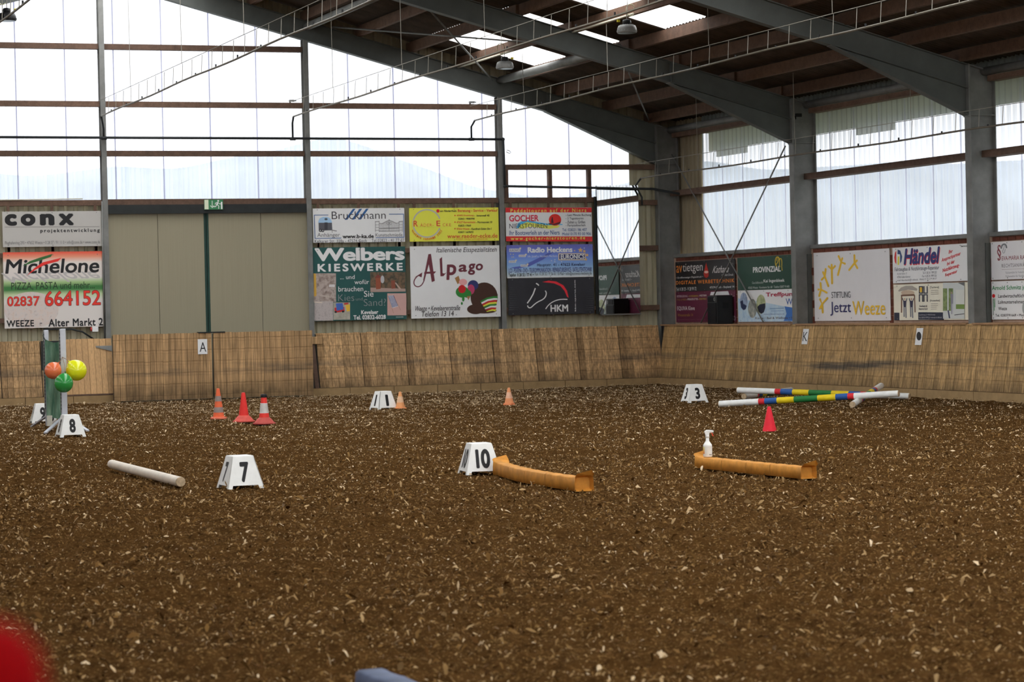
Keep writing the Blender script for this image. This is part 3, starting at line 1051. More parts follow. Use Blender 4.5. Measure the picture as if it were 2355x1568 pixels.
# ------------------------------------------------------------------ sprinkler pipes
def water_line(label, start, y1=23.0, dz=0.0, wire=0.32, drop=None, long_hang=True):
    s0 = start
    t = thing('sprinkler_pipe', label, 'pipe', loc=tuple(s0), group='sprinkler pipes hung under the roof')
    pts = []
    ny = 30
    for k in range(ny + 1):
        f = k / ny
        y = s0.y + (y1 - s0.y) * f
        sag = 0.012 * math.sin(f * math.pi * 9)
        pts.append((s0.x, y, s0.z + dz * f + (sag if k else 0)))
    MB().tube(pts, 0.017, 6).build('pipe', mat('grey_pipe', (84, 78, 68), 0.5, 0, 0.1, 10), t, smooth=True)
    MB().tube([(s0.x, s0.y + 0.3, s0.z + wire + 0.02), (s0.x, y1, s0.z + wire + dz)], 0.006, 5).build('carrier_wire', wirem, t)
    y = s0.y - 0.8
    k = 0
    while y > y1:
        f = (s0.y - y) / (s0.y - y1)
        zz = s0.z + dz * f
        MB().tube([(s0.x, y, zz + 0.0), (s0.x + 0.01, y - 0.02, zz + wire)], 0.006, 5).build('hanger', wirem, t)
        if k % 2 == 0:
            MB().box((s0.x - 0.012, y - 0.32, zz + 0.0), (s0.x + 0.012, y - 0.30, zz + 0.05)).build('nozzle', blackp, t)
        if long_hang and k % 6 == 3:
            MB().tube([(s0.x, y, zz + wire), (s0.x - 0.01, y, zroof(s0.x))], 0.006, 5).build('roof_wire', wirem, t)
        y -= 0.78
        k += 1
    if drop is not None:
        MB().tube(drop, 0.022, 8).build('drop_pipe', pipem, t, smooth=True)
    return t


s1 = E(233, 267, 52.5)
s2 = E(675, 268, 52.5)
s3 = E(1092, 277, 52.5)
s4 = E(1474, 410, 52.5)
YPIPE = YC - 0.10
hz = E(680, 319, YPIPE).z
water_line('thin sprinkler pipe starting at the leftmost gable post', s1, drop=[s1, (s1.x + 0.09, YPIPE, s1.z - 0.25), (s1.x + 0.09, YPIPE, hz)])
water_line('thin sprinkler pipe starting above the sliding doors', s2, dz=0.05, drop=[s2, (s2.x + 0.04, YPIPE, s2.z - 0.12), (s2.x + 0.04, YPIPE, hz)])
water_line('thin sprinkler pipe with wire hangers running below the hanging lamps', s3, dz=0.0, drop=[s3, (s3.x, YPIPE, s3.z - 0.12), (s3.x, YPIPE, hz)])
water_line('thin sprinkler pipe along the tall side windows', s4, dz=0.02, drop=[s4, (s4.x - 0.03, YPIPE, s4.z - 0.15), (s4.x + 0.12, YPIPE, s4.z - 0.42), (s4.x + 0.12, YPIPE, s4.z - 0.6)], long_hang=True)
s0_ = Vector((5.45, 52.5, s1.z))
water_line('thin sprinkler pipe crossing the upper left corner', s0_, dz=0.05)
pa, pb = E(1157, 325, YPIPE), E(1161, 428, YPIPE)
pc = E(1500, 441, YPIPE)
t = thing('water_main', 'black water pipe running across the gable and stepping down at the last post', 'pipe', loc=(5.3, YPIPE, hz))
MB().tube([(5.3, YPIPE, hz + 0.02), (pa.x, YPIPE, hz)], 0.028, 10).build('pipe', pipem, t, smooth=True)
MB().tube([(pa.x, YPIPE, hz + 0.03), (pb.x, YPIPE, pb.z - 0.03)], 0.030, 10).build('pipe', pipem, t, smooth=True)
MB().tube([(pb.x, YPIPE, pb.z), (pc.x, YPIPE - 0.05, pb.z - 0.08), (XC + 0.3, YPIPE - 0.5, pb.z - 0.22)], 0.028, 10).build('pipe', pipem, t, smooth=True)
for p in ((pa.x, YPIPE, hz), (pb.x, YPIPE, pb.z)):
    MB().sphere(p, 0.042, 0.042, 0.042, 12, 8).build('elbow', pipem, t, smooth=True)
for xx_ in (s1.x + 0.09, s2.x + 0.04, s3.x):
    MB().tube([(xx_ - 0.06, YPIPE, hz), (xx_ + 0.06, YPIPE, hz)], 0.036, 10).build('tee', pipem, t, smooth=True)
MB().tube([E(1165, 345, YPIPE), E(1172, 347, YPIPE), E(1175, 350, YPIPE), E(1172, 353, YPIPE), E(1164, 349, YPIPE)], 0.008, 5).build('tie', wirem, t)

# ------------------------------------------------------------------ hanging lamps
lampm = mat('lamp_ribbed_housing', (118, 118, 116), 0.5, 0.2, 0.1, 20)
yel = mat('yellow_plug', (190, 170, 40), 0.5, 0)


def lamp(label, p, top, side=1, dk=False):
    t = thing('high_bay_lamp', label, 'lamp', loc=tuple(p), group='round lamps hung under the roof')
    MB().lathe([(0.02, 0.155), (0.10, 0.15), (0.155, 0.135), (0.175, 0.09), (0.185, 0.02), (0.175, 0.0)], 28, p).build('housing', lampm if not dk else blackp, t, smooth=True)
    for k in range(20):
        a = 2 * math.pi * k / 20
        MB().beam((p.x + 0.115 * math.cos(a), p.y + 0.115 * math.sin(a), p.z + 0.152), (p.x + 0.187 * math.cos(a), p.y + 0.187 * math.sin(a), p.z + 0.03), 0.008, 0.016).build('fin', lampm if not dk else blackp, t)
    MB().lathe([(0.17, -0.004), (0.17, 0.004)], 28, p).build('lens', mat('lamp_glass', (70, 70, 68), 0.2, 0), t)
    MB().lathe([(0.075, 0.15), (0.08, 0.20), (0.07, 0.24), (0.03, 0.25)], 18, p).build('driver', blackp, t, smooth=True)
    MB().tube([(p.x, p.y, p.z + 0.25), (p.x, p.y, top)], 0.008, 6).build('chain', wirem, t)
    c = Vector((p.x - side * 0.08, p.y, p.z + 0.42))
    MB().tube([c + Vector((math.cos(a) * 0.085, 0, math.sin(a) * 0.11)) for a in [2 * math.pi * q / 16 for q in range(15)]], 0.008, 6).build('cable', mat('white_cable', (190, 180, 150), 0.5, 0), t, smooth=True)
    MB().box((p.x + side * 0.14, p.y - 0.02, p.z + 0.2), (p.x + side * 0.19, p.y + 0.02, p.z + 0.24)).build('plug', yel, t)
    return t


lamp('round grey hanging lamp under the purlin, left of the pale round strut', E(1161, 158, 49.2), ztop(18.07) + 0.05, 1)
lamp('round grey hanging lamp highest up, in front of the brightest skylight', E(1442, 76, 42.6), ztop(18.07) + 0.05, -1)
lamp('dark round hanging lamp at the upper left corner', E(16, 48, 49.0), E(16, 48, 49.0).z + 1.1, 1, True)
for ya, yb in ((49.3, 52.9), (42.8, 45.9)):
    p = E(1161, 158, 49.2)
    rod('conduit', ('white conduit along the purlin by the far lamp', 'white conduit along the purlin by the near lamp')[ya < 45], 'conduit', [(18.0, ya, ztop(18.0) - 0.03), (18.0, yb, ztop(18.0) - 0.03)], 0.02, mat('white_conduit', (170, 165, 150), 0.5, 0))

# little cameras on the rails
for i_, (px, py) in enumerate(((671, 231), (1085, 237))):
    p = E(px, py, YC + 0.1)
    t = thing('camera_unit', ('small grey camera on the rail above the sliding doors', 'small grey camera on the rail left of the last gable post')[i_], 'camera', loc=(p.x, p.y, 6.345))
    MB().box((p.x - 0.06, p.y - 0.05, 6.37), (p.x + 0.06, p.y + 0.04, 6.41)).build('body', lampm, t, bevel=0.006)
    MB().tube([(p.x - 0.04, p.y, 6.345), (p.x - 0.04, p.y, 6.38)], 0.018, 8).build('foot', blackp, t)
    MB().tube([(p.x + 0.06, p.y, 6.39), (p.x + 0.10, p.y - 0.02, 6.39)], 0.010, 8).build('lens', blackp, t)
t = thing('spotlight', 'small black spotlight on the upper part of the middle column', 'spotlight', loc=tuple(R(1835, 264, XC + 0.1)))
p = R(1835, 264, XC + 0.1)
p.y = 45.93
t['_o'] = tuple(p)
t.location = p
MB().box((p.x - 0.03, p.y - 0.07, p.z - 0.04), (p.x + 0.09, p.y, p.z + 0.03)).build('housing', blackp, t, bevel=0.005)
MB().prism([(p.x - 0.05, p.y - 0.05, p.z - 0.02), (p.x - 0.03, p.y - 0.05, p.z - 0.09), (p.x - 0.03, p.y - 0.05, p.z - 0.02)], (0, 0.04, 0)).build('bracket', blackp, t)

# ------------------------------------------------------------------ advertising boards
_fc = bpy.data.curves.new('glyphs', 'FONT')
_fo = bpy.data.objects.new('glyphs', _fc)


LIFT = [None]                           # tiny depth steps between the overlaid copies


def glyphs(s, bold=0.0, sp=1.0, res=2):
    """outline of a word as points in a unit box plus faces"""
    _fc.body = s
    _fc.offset = min(bold, 0.0)
    _fc.space_character = sp
    _fc.resolution_u = res
    me = _fo.to_mesh()
    n = len(me.vertices)
    co = np.empty(n * 3, dtype=np.float32)
    me.vertices.foreach_get('co', co)
    co = co.reshape(-1, 3)[:, :2].astype(float)
    fs = [tuple(p.vertices) for p in me.polygons]
    _fo.to_mesh_clear()
    if n == 0:
        return np.zeros((0, 2)), []
    if bold > 0.003:                       # heavier strokes: the word laid over itself, shifted all round
        k_ = 4 if bold < 0.016 else 8
        sh = [(math.cos(2 * math.pi * (q + 0.5) / k_) * bold, math.sin(2 * math.pi * (q + 0.5) / k_) * bold) for q in range(k_)]
        co = np.concatenate([co + np.array(d_) for d_ in sh])
        fs = [tuple(i_ + n * q for i_ in f_) for q in range(k_) for f_ in fs]
        LIFT[0] = np.repeat(np.arange(k_) * 2.5e-5, n)
    else:
        LIFT[0] = np.zeros(n)
    lo, hi = co.min(0), co.max(0)
    return (co - lo) / np.maximum(hi - lo, 1e-6), fs


def ink(c):
    if not isinstance(c, tuple):
        return c
    return mat('ink_%d_%d_%d' % c, c, 0.55, 0, 0.03, 4, spec=0.3)


C1, C2, C3, C4, C5 = (0, 460, 4.9), (700, 450, 5.0587), (1140, 360, 3.919), (1530, 540, 7.127), (1850, 520, 4.6634)


def T(s, x0, y0, x1, y1, c, bold=0.012, shear=0.0, sp=1.0, flip=False, rise=0.0, up=False):
    return ('t', s, x0, y0, x1, y1, c, bold, shear, sp, flip, rise, up)


def Bx(x0, y0, x1, y1, c):
    return ('p', [(x0, y0), (x1, y0), (x1, y1), (x0, y1)], c)


def Pg(pts, c):
    return ('p', pts, c)


def El(cx, cy_, rx, ry, c, n=28):
    return ('p', [(cx + rx * math.cos(2 * math.pi * k / n), cy_ + ry * math.sin(2 * math.pi * k / n)) for k in range(n)], c)


def Ln(pts, w, c):
    return ('l', pts, w, c)


def arc(cx, cy_, rx, ry, a0, a1, n=20):
    return [(cx + rx * math.cos(math.radians(a0 + (a1 - a0) * k / n)), cy_ + ry * math.sin(math.radians(a0 + (a1 - a0) * k / n))) for k in range(n + 1)]


def star(cx, cy_, r, c):
    return ('p', [(cx + (r if k % 2 == 0 else r * 0.42) * math.sin(math.pi * k / 5), cy_ - (r if k % 2 == 0 else r * 0.42) * math.cos(math.pi * k / 5)) for k in range(10)], c)


def sign(label, wall, crop, TL, TR, BL, BR, pm, items, cat='advertising board', extra=0.0, name='advertising_board', plane=None, depth=0.012, tiltbox=None, bolts=True):
    ox, oy, s = crop
    full = [(ox + p[0] / s, oy + p[1] / s) for p in (TL, TR, BL, BR)]
    if wall == 'e':
        pl = plane or (YC + 0.045)
        W = [E(x, y, pl) for x, y in full]
        h0, h1 = (W[0].x + W[2].x) / 2, (W[1].x + W[3].x) / 2
    else:
        pl = plane or (XB - 0.03)
        W = [R(x, y, pl) for x, y in full]
        h0, h1 = (W[0].y + W[2].y) / 2, (W[1].y + W[3].y) / 2
    z1, z0 = (W[0].z + W[1].z) / 2, (W[2].z + W[3].z) / 2
    w, h = abs(h1 - h0), z1 - z0
    wx = w * (1 + extra)

    def uv(x, y):
        u = v = 0.5
        for _ in range(4):
            xl_ = TL[0] + (BL[0] - TL[0]) * v
            xr_ = TR[0] + (BR[0] - TR[0]) * v
            u = (x - xl_) / (xr_ - xl_)
            yt = TL[1] + (TR[1] - TL[1]) * u
            yb = BL[1] + (BR[1] - BL[1]) * u
            v = (y - yt) / (yb - yt)
        return u, v

    def loc(u, v, lay):
        return (u * w - wx / 2, -(0.0008 + 0.00022 * lay), h * (1 - v))

    root_me = MB().box((-wx / 2, 0, 0), (wx / 2, depth, h)).mesh(name)
    o = link(name, root_me, pm)
    if wall == 'e':
        o.location = (min(h0, h1) + wx / 2, pl, z0)
    else:
        o.location = (pl, max(h0, h1) - wx / 2, z0)
        o.rotation_euler = (0, 0, -math.pi / 2)
    tag(o, label, cat)
    groups = {}
    for lay, it in enumerate(items):
        if it[0] == 't':
            _, txt, x0, y0, x1, y1, c, bold, shear, sp, flip, rise, upr = it
            big_ = abs(y1 - y0) / s > 11
            co, fs = glyphs(txt, bold, sp, 5 if big_ else 2)
            if not len(fs):
                continue
            u0, v0 = uv(x0, y0)
            u1, v1 = uv(x1, y1)
            rv = rise / ((BL[1] - TL[1]) or 1)
            a, b = co[:, 0], co[:, 1]
            if upr:
                a, b = 1 - b, a
            if flip:
                b = 1 - b
            if shear:
                a = a + shear * (b - 0.5)
            g = groups.setdefault(('lettering', c, lay), MB())
            g.add([(lambda c_: (c_[0], c_[1] - l_, c_[2]))(loc(u0 + (u1 - u0) * p, v1 + (v0 - v1) * q_ - rv * (p - 0.5), lay)) for p, q_, l_ in zip(a, b, LIFT[0])], fs)
        elif it[0] == 'p':
            g = groups.setdefault(('print', it[2], 0 if it[2] == (96, 96, 100) else lay + 1), MB())
            g.add([loc(*uv(*p), lay) for p in it[1]], [tuple(range(len(it[1])))[::-1]])
        else:
            _, pts, wd_, c = it
            g = groups.setdefault(('print', c, 0), MB())
            q_ = [Vector((p[0], p[1])) for p in pts]
            for _ in range(2 if 5 <= len(q_) < 15 else 0):      # round off the corners of drawn curves
                q_ = [q_[0]] + [v_ for a_, b_ in zip(q_[:-1], q_[1:]) for v_ in (a_ * 0.75 + b_ * 0.25, a_ * 0.25 + b_ * 0.75)] + [q_[-1]]
            L_, R_ = [], []
            for k, p in enumerate(q_):
                d_ = (q_[min(k + 1, len(q_) - 1)] - q_[max(k - 1, 0)])
                d_ = d_.normalized() if d_.length else Vector((1, 0))
                nn_ = Vector((-d_.y, d_.x)) * wd_ / 2
                L_.append(p + nn_)
                R_.append(p - nn_)
            k_ = len(q_)
            g.add([loc(*uv(*p), lay) for p in L_ + R_], [(k, k + 1, k_ + k + 1, k_ + k) for k in range(k_ - 1)])
    for (nm, c, _l), g in groups.items():
        mt_ = ink(c) if isinstance(c, tuple) else MATS[c]
        link(nm, g.mesh(nm), mt_, o)
    if bolts:
        mb = MB()
        for u in (0.05, 0.5, 0.95):
            for v in (0.04, 0.96):
                p = loc(u, v, 1)
                mb.box((p[0] - 0.008, -0.006, p[2] - 0.008), (p[0] + 0.008, 0.0, p[2] + 0.008))
        link('screws', mb.mesh('screws'), galv, o)
    if wall == 'e':                                  # battens that carry the board
        for u in (0.06, 0.5, 0.94):
            x_ = h0 + (h1 - h0) * u
            BATT.append((x_, z0, z1))
    return o, w, h


BATT = []
K_ = (26, 25, 27)
WHT = (196, 194, 192)
panel_w = mat('white_board', (150, 147, 143), 0.45, 0, 0.03, 1.5)
panel_w2 = mat('bright_white_board', (206, 203, 200), 0.45, 0, 0.03, 1.5)
panel_g = mat('pale_grey_board', (180, 178, 179), 0.5, 0, 0.03, 1.5)

# --- black wordmark board
sign('white board with a heavy black wordmark on top, above the red and green board', 'e', C1, (25, 133), (1145, 120), (33, 533), (1148, 515), panel_w, [
    T('c', 52, 160, 190, 292, K_, 0.062), T('o', 230, 157, 398, 290, K_, 0.062), T('n', 445, 155, 612, 285, K_, 0.062), T('x', 657, 152, 833, 283, K_, 0.055),
    Ln([(52, 307), (1120, 297)], 4, (70, 68, 66)),
    T('projektentwicklung', 450, 325, 1123, 368, K_, 0.03, sp=1.35),
    T('Flughafenring 293 • 47652 Weeze • 0 28 37 / 91 11 0 • info@conx.de • www.conx.de', 55, 465, 1125, 497, (75, 73, 74), 0.0)])

# --- pizza board
pm = ramp_mat('red_white_green_print', [(0, (176, 170, 166)), (0.36, (176, 171, 166)), (0.44, (150, 165, 125)), (0.50, (44, 96, 44)), (0.54, (40, 92, 42)), (0.60, (130, 155, 105)), (0.66, (176, 170, 166)), (0.86, (182, 172, 165)), (0.93, (190, 120, 95)), (1.0, (186, 55, 35))])
photo_mat('pizza_print', [(150, 132, 122), (172, 158, 150), (168, 160, 156), (140, 120, 108)], 9)
sign('red, white and green board with a big black name and red telephone number', 'e', C1, (33, 590), (1152, 575), (52, 1450), (1170, 1420), pm, [
    El(350, 1240, 305, 205, 'pizza_print'),
    T('Michelone', 70, 820, 1130, 915, (150, 146, 144), 0.015, -0.12, flip=True),
    T('Michelone', 65, 668, 1123, 815, K_, 0.022, 0.02),
    Pg([(250, 745), (330, 690), (440, 650), (590, 605), (570, 640), (440, 685), (340, 715)], (44, 84, 44)),
    Pg([(290, 862), (380, 770), (480, 700), (690, 650), (650, 690), (500, 730), (390, 790), (330, 830)], (196, 42, 36)),
    T('PIZZA, PASTA und mehr...', 125, 930, 1065, 1005, (26, 40, 26), 0.0),
    T('02837', 78, 1088, 445, 1192, (60, 20, 18), 0.03), T('664152', 497, 1023, 1137, 1184, (60, 20, 18), 0.03),
    T('02837', 82, 1091, 441, 1189, (186, 46, 36), 0.01), T('664152', 502, 1028, 1132, 1179, (186, 46, 36), 0.01),
    T('WEEZE', 72, 1358, 380, 1425, K_, 0.03, sp=1.1), Bx(447, 1384, 470, 1392, K_), T('Alter Markt 2', 540, 1340, 1160, 1412, K_, 0.03, sp=1.1)])

# --- smithy board
BLU = (42, 78, 124)
GRY = (88, 86, 88)
it = [Pg([(562, 152), (592, 152), (497, 278), (465, 280)], BLU), Pg([(640, 152), (670, 152), (578, 276), (545, 278)], BLU), Pg([(715, 152), (745, 152), (655, 276), (620, 278)], BLU),
      T('Bruckmann', 315, 182, 945, 270, (52, 50, 54), -0.004), Ln([(277, 222), (115, 222)], 8, BLU), Ln([(116, 219), (122, 498)], 8, BLU), Ln([(119, 495), (425, 492)], 8, BLU),
      Ln([(983, 217), (1156, 217)], 8, BLU), Ln([(1153, 214), (1158, 488)], 8, BLU), Ln([(1160, 485), (825, 489)], 8, BLU),
      Pg([(160, 300), (175, 262), (215, 244), (265, 243), (300, 262), (318, 300), (318, 318), (162, 318)], (132, 160, 186)),
      Pg([(164, 312), (318, 312), (322, 400), (166, 405)], (72, 72, 78)), Bx(232, 308, 268, 395, (52, 52, 58)), El(250, 270, 18, 13, (60, 70, 80)),
      El(184, 402, 17, 18, (40, 40, 42)), El(212, 404, 17, 18, (40, 40, 42)), El(184, 402, 8, 9, (140, 140, 142)), El(212, 404, 8, 9, (140, 140, 142)), Ln([(316, 398), (372, 410)], 9, (96, 96, 98)), Ln([(318, 400), (320, 430)], 5, (96, 96, 98)),
      T('Anhänger', 147, 432, 410, 490, GRY, 0.0), T('www.b-ka.de', 440, 450, 803, 493, K_, 0.03), T('Kunstschmiede', 823, 437, 1140, 475, GRY, 0.0),
      T('Kalkarer Str. 328a - 47574 Goch', 118, 510, 720, 540, (60, 60, 66), 0.004, sp=1.1), T('Tel.02823 - 41 77 37', 777, 502, 1160, 535, (60, 60, 66), 0.004, sp=1.1)]
for a_, b_ in ((822, 866), (1100, 1140)):
    it += [Ln([(a_, 303), (a_, 424)], 4, GRY), Ln([(b_, 301), (b_, 421)], 4, GRY), Ln([(a_ - 4, 303), (b_ + 4, 300)], 6, GRY), Ln([(a_, 340), (b_, 338)], 3, GRY), Ln([(a_, 372), (b_, 370)], 3, GRY), Ln([(a_, 404), (b_, 402)], 3, GRY)]
it += [Ln([(868, 322), (900, 326), (940, 305), (982, 285)], 5, GRY), Ln([(982, 285), (1025, 303), (1065, 322), (1098, 318)], 5, GRY), Ln([(868, 380), (1098, 376)], 6, GRY), Ln([(868, 414), (1098, 411)], 5, GRY), Ln([(983, 275), (983, 412)], 5, GRY),
       Ln(arc(966, 322, 12, 14, 0, 330), 3, GRY), Ln(arc(1000, 322, 12, 14, 0, 330), 3, GRY)]
for k in range(17):
    xx_ = 880 + k * 13
    it.append(Ln([(xx_, 330 - 36 * math.exp(-((xx_ - 983) / 60) ** 2)), (xx_, 412)], 2.2, GRY))
sign('white board with a drawn horse trailer and a wrought iron gate', 'e', C2, (97, 145), (1163, 145), (103, 547), (1170, 537), panel_w2, it)

# --- yellow wheel board
RD = (172, 60, 44)
it = [Ln(arc(1422, 322, 158, 160, -20, -340, 50), 17, (150, 148, 140))]
for k in range(14):
    a_ = math.radians(k * 360 / 14)
    it.append(Ln([(1422, 322), (1422 + 140 * math.cos(a_), 322 + 140 * math.sin(a_))], 2, (196, 176, 80)))
it += [Bx(1262, 285, 1715, 362, (204, 182, 66)), T('R', 1268, 290, 1318, 358, RD, 0.02), T('ÄDER-', 1345, 318, 1500, 357, RD, 0.0, sp=1.2), T('E', 1532, 290, 1578, 353, RD, 0.02), T('CKE', 1605, 322, 1700, 355, RD, 0.0, sp=1.3),
       El(1550, 177, 19, 20, (176, 32, 40)), T('am Niederrhein', 1575, 165, 1765, 188, (48, 44, 30), 0.02), T('Beratung - Service - Verkauf', 1780, 158, 2247, 195, RD, 0.02)]
for y_, a_, ax, b_, bx in ((220, '47495 Rheinberg', 1965, '-  Innenwall 45', 2150), (297, '47627 Kervenheim', 1985, '- Murmannstr.10', 2183), (374, '47652 Weeze', 1915, '- Kardinal-Galen Str.1', 2175)):
    it += [El(1748, y_ + 10, 7, 7, (180, 30, 40)), T(a_, 1768, y_, ax, y_ + 22, RD, 0.015, 0.01), T(b_, ax + 8, y_, bx, y_ + 21, (40, 40, 34), 0.02, 0.01)]
for y_, a_, ax in ((258, '02843 / 9080990', 1977), (337, '02825 / 7660', 1935), (413, '02837 / 669692', 1963)):
    it.append(T(a_, 1785, y_, ax, y_ + 20, (40, 40, 34), 0.02, 0.01))
it += [T('www.raeder-ecke.de', 1658, 445, 2247, 488, RD, 0.005), T('E-Mail: raeder-ecke@web.de', 1763, 495, 2130, 517, (176, 110, 52), 0.0, 0.01)]
txt = 'Schmitz Handels GmbH'
for k, ch in enumerate(txt):
    if ch != ' ':
        a_ = math.radians(152 - 124 * k / (len(txt) - 1))
        cx_, cy2 = 1422 + 186 * math.cos(a_), 322 + 182 * math.sin(a_)
        it.append(T(ch, cx_ - 8, cy2 - 11, cx_ + 8, cy2 + 11, RD, 0.02, rise=-26 * math.cos(a_) * 0.6))
sign('yellow board with a bicycle wheel ring and red lettering', 'e', C2, (1217, 143), (2255, 137), (1227, 535), (2265, 522), mat('yellow_board', (206, 184, 66), 0.5, 0, 0.04, 1.5), it)

# --- gravel works board
photo_mat('courtyard_print', [(62, 52, 48), (120, 105, 98), (150, 138, 132), (84, 72, 66)], 7)
photo_mat('gravel_print', [(120, 112, 110), (150, 142, 140), (132, 124, 122)], 12)
photo_mat('playground_print', [(36, 36, 30), (58, 54, 42), (96, 74, 54), (44, 42, 36)], 8)
photo_mat('sandbox_print', [(120, 116, 104), (150, 146, 136)], 10)
LG = (186, 184, 184)
it = [T('Welbers', 118, 608, 1167, 752, LG, 0.036, sp=0.95), T('KIESWERKE', 153, 790, 1145, 873, LG, 0.036, sp=1.35),
      Bx(107, 900, 365, 1235, 'courtyard_print'), Bx(113, 1225, 330, 1450, 'gravel_print'), Pg([(107, 900), (135, 905), (140, 1160), (112, 1170)], (176, 140, 60)), Bx(285, 1030, 352, 1060, (176, 172, 172)), Pg([(180, 1150), (290, 1165), (292, 1178), (180, 1165)], (150, 140, 132)), Pg([(112, 1225), (205, 1232), (205, 1246), (112, 1242)], (170, 160, 150)),
      Bx(763, 890, 1175, 1118, 'playground_print'), Pg([(765, 1070), (1175, 1085), (1176, 1118), (765, 1122)], (140, 120, 112)), Pg([(825, 960), (890, 955), (885, 1085), (830, 1090)], (122, 66, 48)), Pg([(815, 960), (850, 915), (895, 950)], (104, 50, 44)), Pg([(1005, 990), (1050, 985), (1060, 1080), (1012, 1085)], (112, 62, 48)), Pg([(1050, 1015), (1064, 1012), (1128, 1090), (1108, 1098)], (150, 130, 120)), El(905, 975, 22, 45, (150, 150, 152)),
      Bx(333, 1240, 527, 1440, 'sandbox_print'), Pg([(345, 1300), (460, 1290), (465, 1345), (350, 1360)], (150, 40, 44)), Pg([(362, 1250), (440, 1246), (455, 1320), (372, 1335)], (56, 84, 150)), Pg([(470, 1270), (525, 1262), (525, 1340), (490, 1345)], (186, 150, 52)), Pg([(455, 1245), (510, 1242), (505, 1262), (460, 1268)], (150, 50, 44)), El(360, 1350, 14, 12, (30, 30, 34)), El(445, 1345, 14, 12, (30, 30, 34)),
      Bx(962, 1138, 1185, 1395, (164, 132, 126)), Pg([(966, 1165), (1035, 1160), (1090, 1290), (1012, 1312)], (192, 190, 196)), Ln([(966, 1165), (1035, 1370)], 5, (140, 110, 90)), Ln([(1035, 1160), (1118, 1335)], 5, (140, 110, 90))]
for k in range(5):
    a_ = 972 + k * 14
    it.append(Pg([(a_, 1166 - k), (a_ + 7, 1165 - k), (a_ + 57, 1303 - k * 4), (a_ + 49, 1306 - k * 4)], (50, 56, 110)))
it += [T('... und', 412, 922, 580, 968, LG, 0.0), T('wofür', 578, 978, 748, 1027, LG, 0.0), T('brauchen', 390, 1055, 680, 1110, LG, 0.0), T('Sie', 688, 1107, 800, 1175, LG, 0.0),
       T('Kies', 388, 1147, 575, 1222, (112, 118, 118), -0.012), T('und', 593, 1183, 673, 1218, (112, 118, 118), -0.012), T('Sand?', 685, 1203, 945, 1280, (112, 118, 118), -0.012),
       T('Kevelaer', 655, 1333, 855, 1377, LG, 0.03), T('Tel. 02832-6028', 565, 1390, 943, 1437, LG, 0.03), Bx(1062, 1410, 1150, 1420, (120, 130, 130))]
sign('dark green board with white lettering and four small photographs', 'e', C2, (97, 600), (1172, 592), (113, 1455), (1190, 1440), mat('dark_green_board', (36, 70, 68), 0.5, 0, 0.05, 2), it)

# --- ice cream board; the drawing stays a plain heap of scoops and stripes
MR = (88, 42, 50)
BR_ = (56, 36, 28)
it = [T('Italienische Eisspezialitäten', 1535, 605, 2238, 668, (36, 32, 34), 0.006, 0.02),
      Pg([(1440, 680), (1470, 676), (1515, 990), (1480, 1005), (1445, 800), (1395, 990), (1380, 985)], MR), Pg([(1395, 885), (1530, 880), (1510, 905), (1390, 910)], MR), Pg([(1280, 950), (1370, 892), (1362, 950), (1330, 935)], MR),
      Ln([(1320, 930), (1285, 965), (1270, 1010), (1285, 1050), (1325, 1062), (1365, 1040), (1392, 985)], 12, MR),
      Pg([(1570, 735), (1598, 712), (1605, 900), (1625, 905), (1650, 892), (1615, 935), (1580, 938)], MR),
      T('p', 1650, 800, 1765, 978, MR, 0.03, 0.1), T('a', 1790, 800, 1892, 885, MR, 0.03, 0.1), T('g', 1900, 790, 1985, 920, MR, 0.03, 0.1), T('o', 1988, 790, 2075, 868, MR, 0.03, 0.1),
      Pg([(1745, 958), (1790, 930), (1812, 1000), (1780, 1030)], (130, 94, 56)), El(1842, 1005, 48, 38, (190, 132, 132)),
      El(2090, 1180, 160, 172, BR_), El(1990, 1320, 100, 58, BR_), El(2075, 1335, 160, 34, BR_), Pg([(2190, 1040), (2250, 1150), (2245, 1200), (2150, 1180)], BR_),
      El(1960, 1040, 62, 58, (40, 44, 86)), El(1935, 1090, 42, 58, (150, 52, 84)),
      El(1835, 1120, 78, 66, (40, 104, 44)), El(1890, 1140, 50, 46, (40, 104, 44)), El(1845, 1200, 15, 30, (40, 104, 44)), El(1828, 1253, 11, 17, (40, 104, 44)), El(1830, 1085, 44, 48, (160, 28, 32)), Pg([(1885, 1170), (1930, 1165), (1905, 1215)], (130, 94, 56))]
for k, c in enumerate(((40, 104, 44), (196, 190, 184), (160, 32, 34), (206, 180, 60), (40, 104, 44), (196, 190, 184), (160, 32, 34), (206, 180, 60))):
    it.append(Pg([(2045 + k * 10, 1225 + k * 17), (2120 + k * 9, 1185 + k * 19), (2200 + k * 5, 1168 + k * 22), (2246 - k * 2, 1168 + k * 23), (2250 - k * 4, 1190 + k * 21), (2200 + k * 4, 1190 + k * 22), (2125 + k * 9, 1205 + k * 19), (2052 + k * 10, 1245 + k * 15)], c))
it += [T('Weeze • Kevelaererstraße', 1283, 1283, 1810, 1330, (36, 32, 34), 0.006, 0.02), T('Telefon 13 14', 1358, 1345, 1735, 1400, (36, 32, 34), 0.006, 0.02)]
sign('white board with maroon script and a painted heap of ice cream', 'e', C2, (1227, 590), (2265, 577), (1245, 1430), (2287, 1405), panel_w2, it)

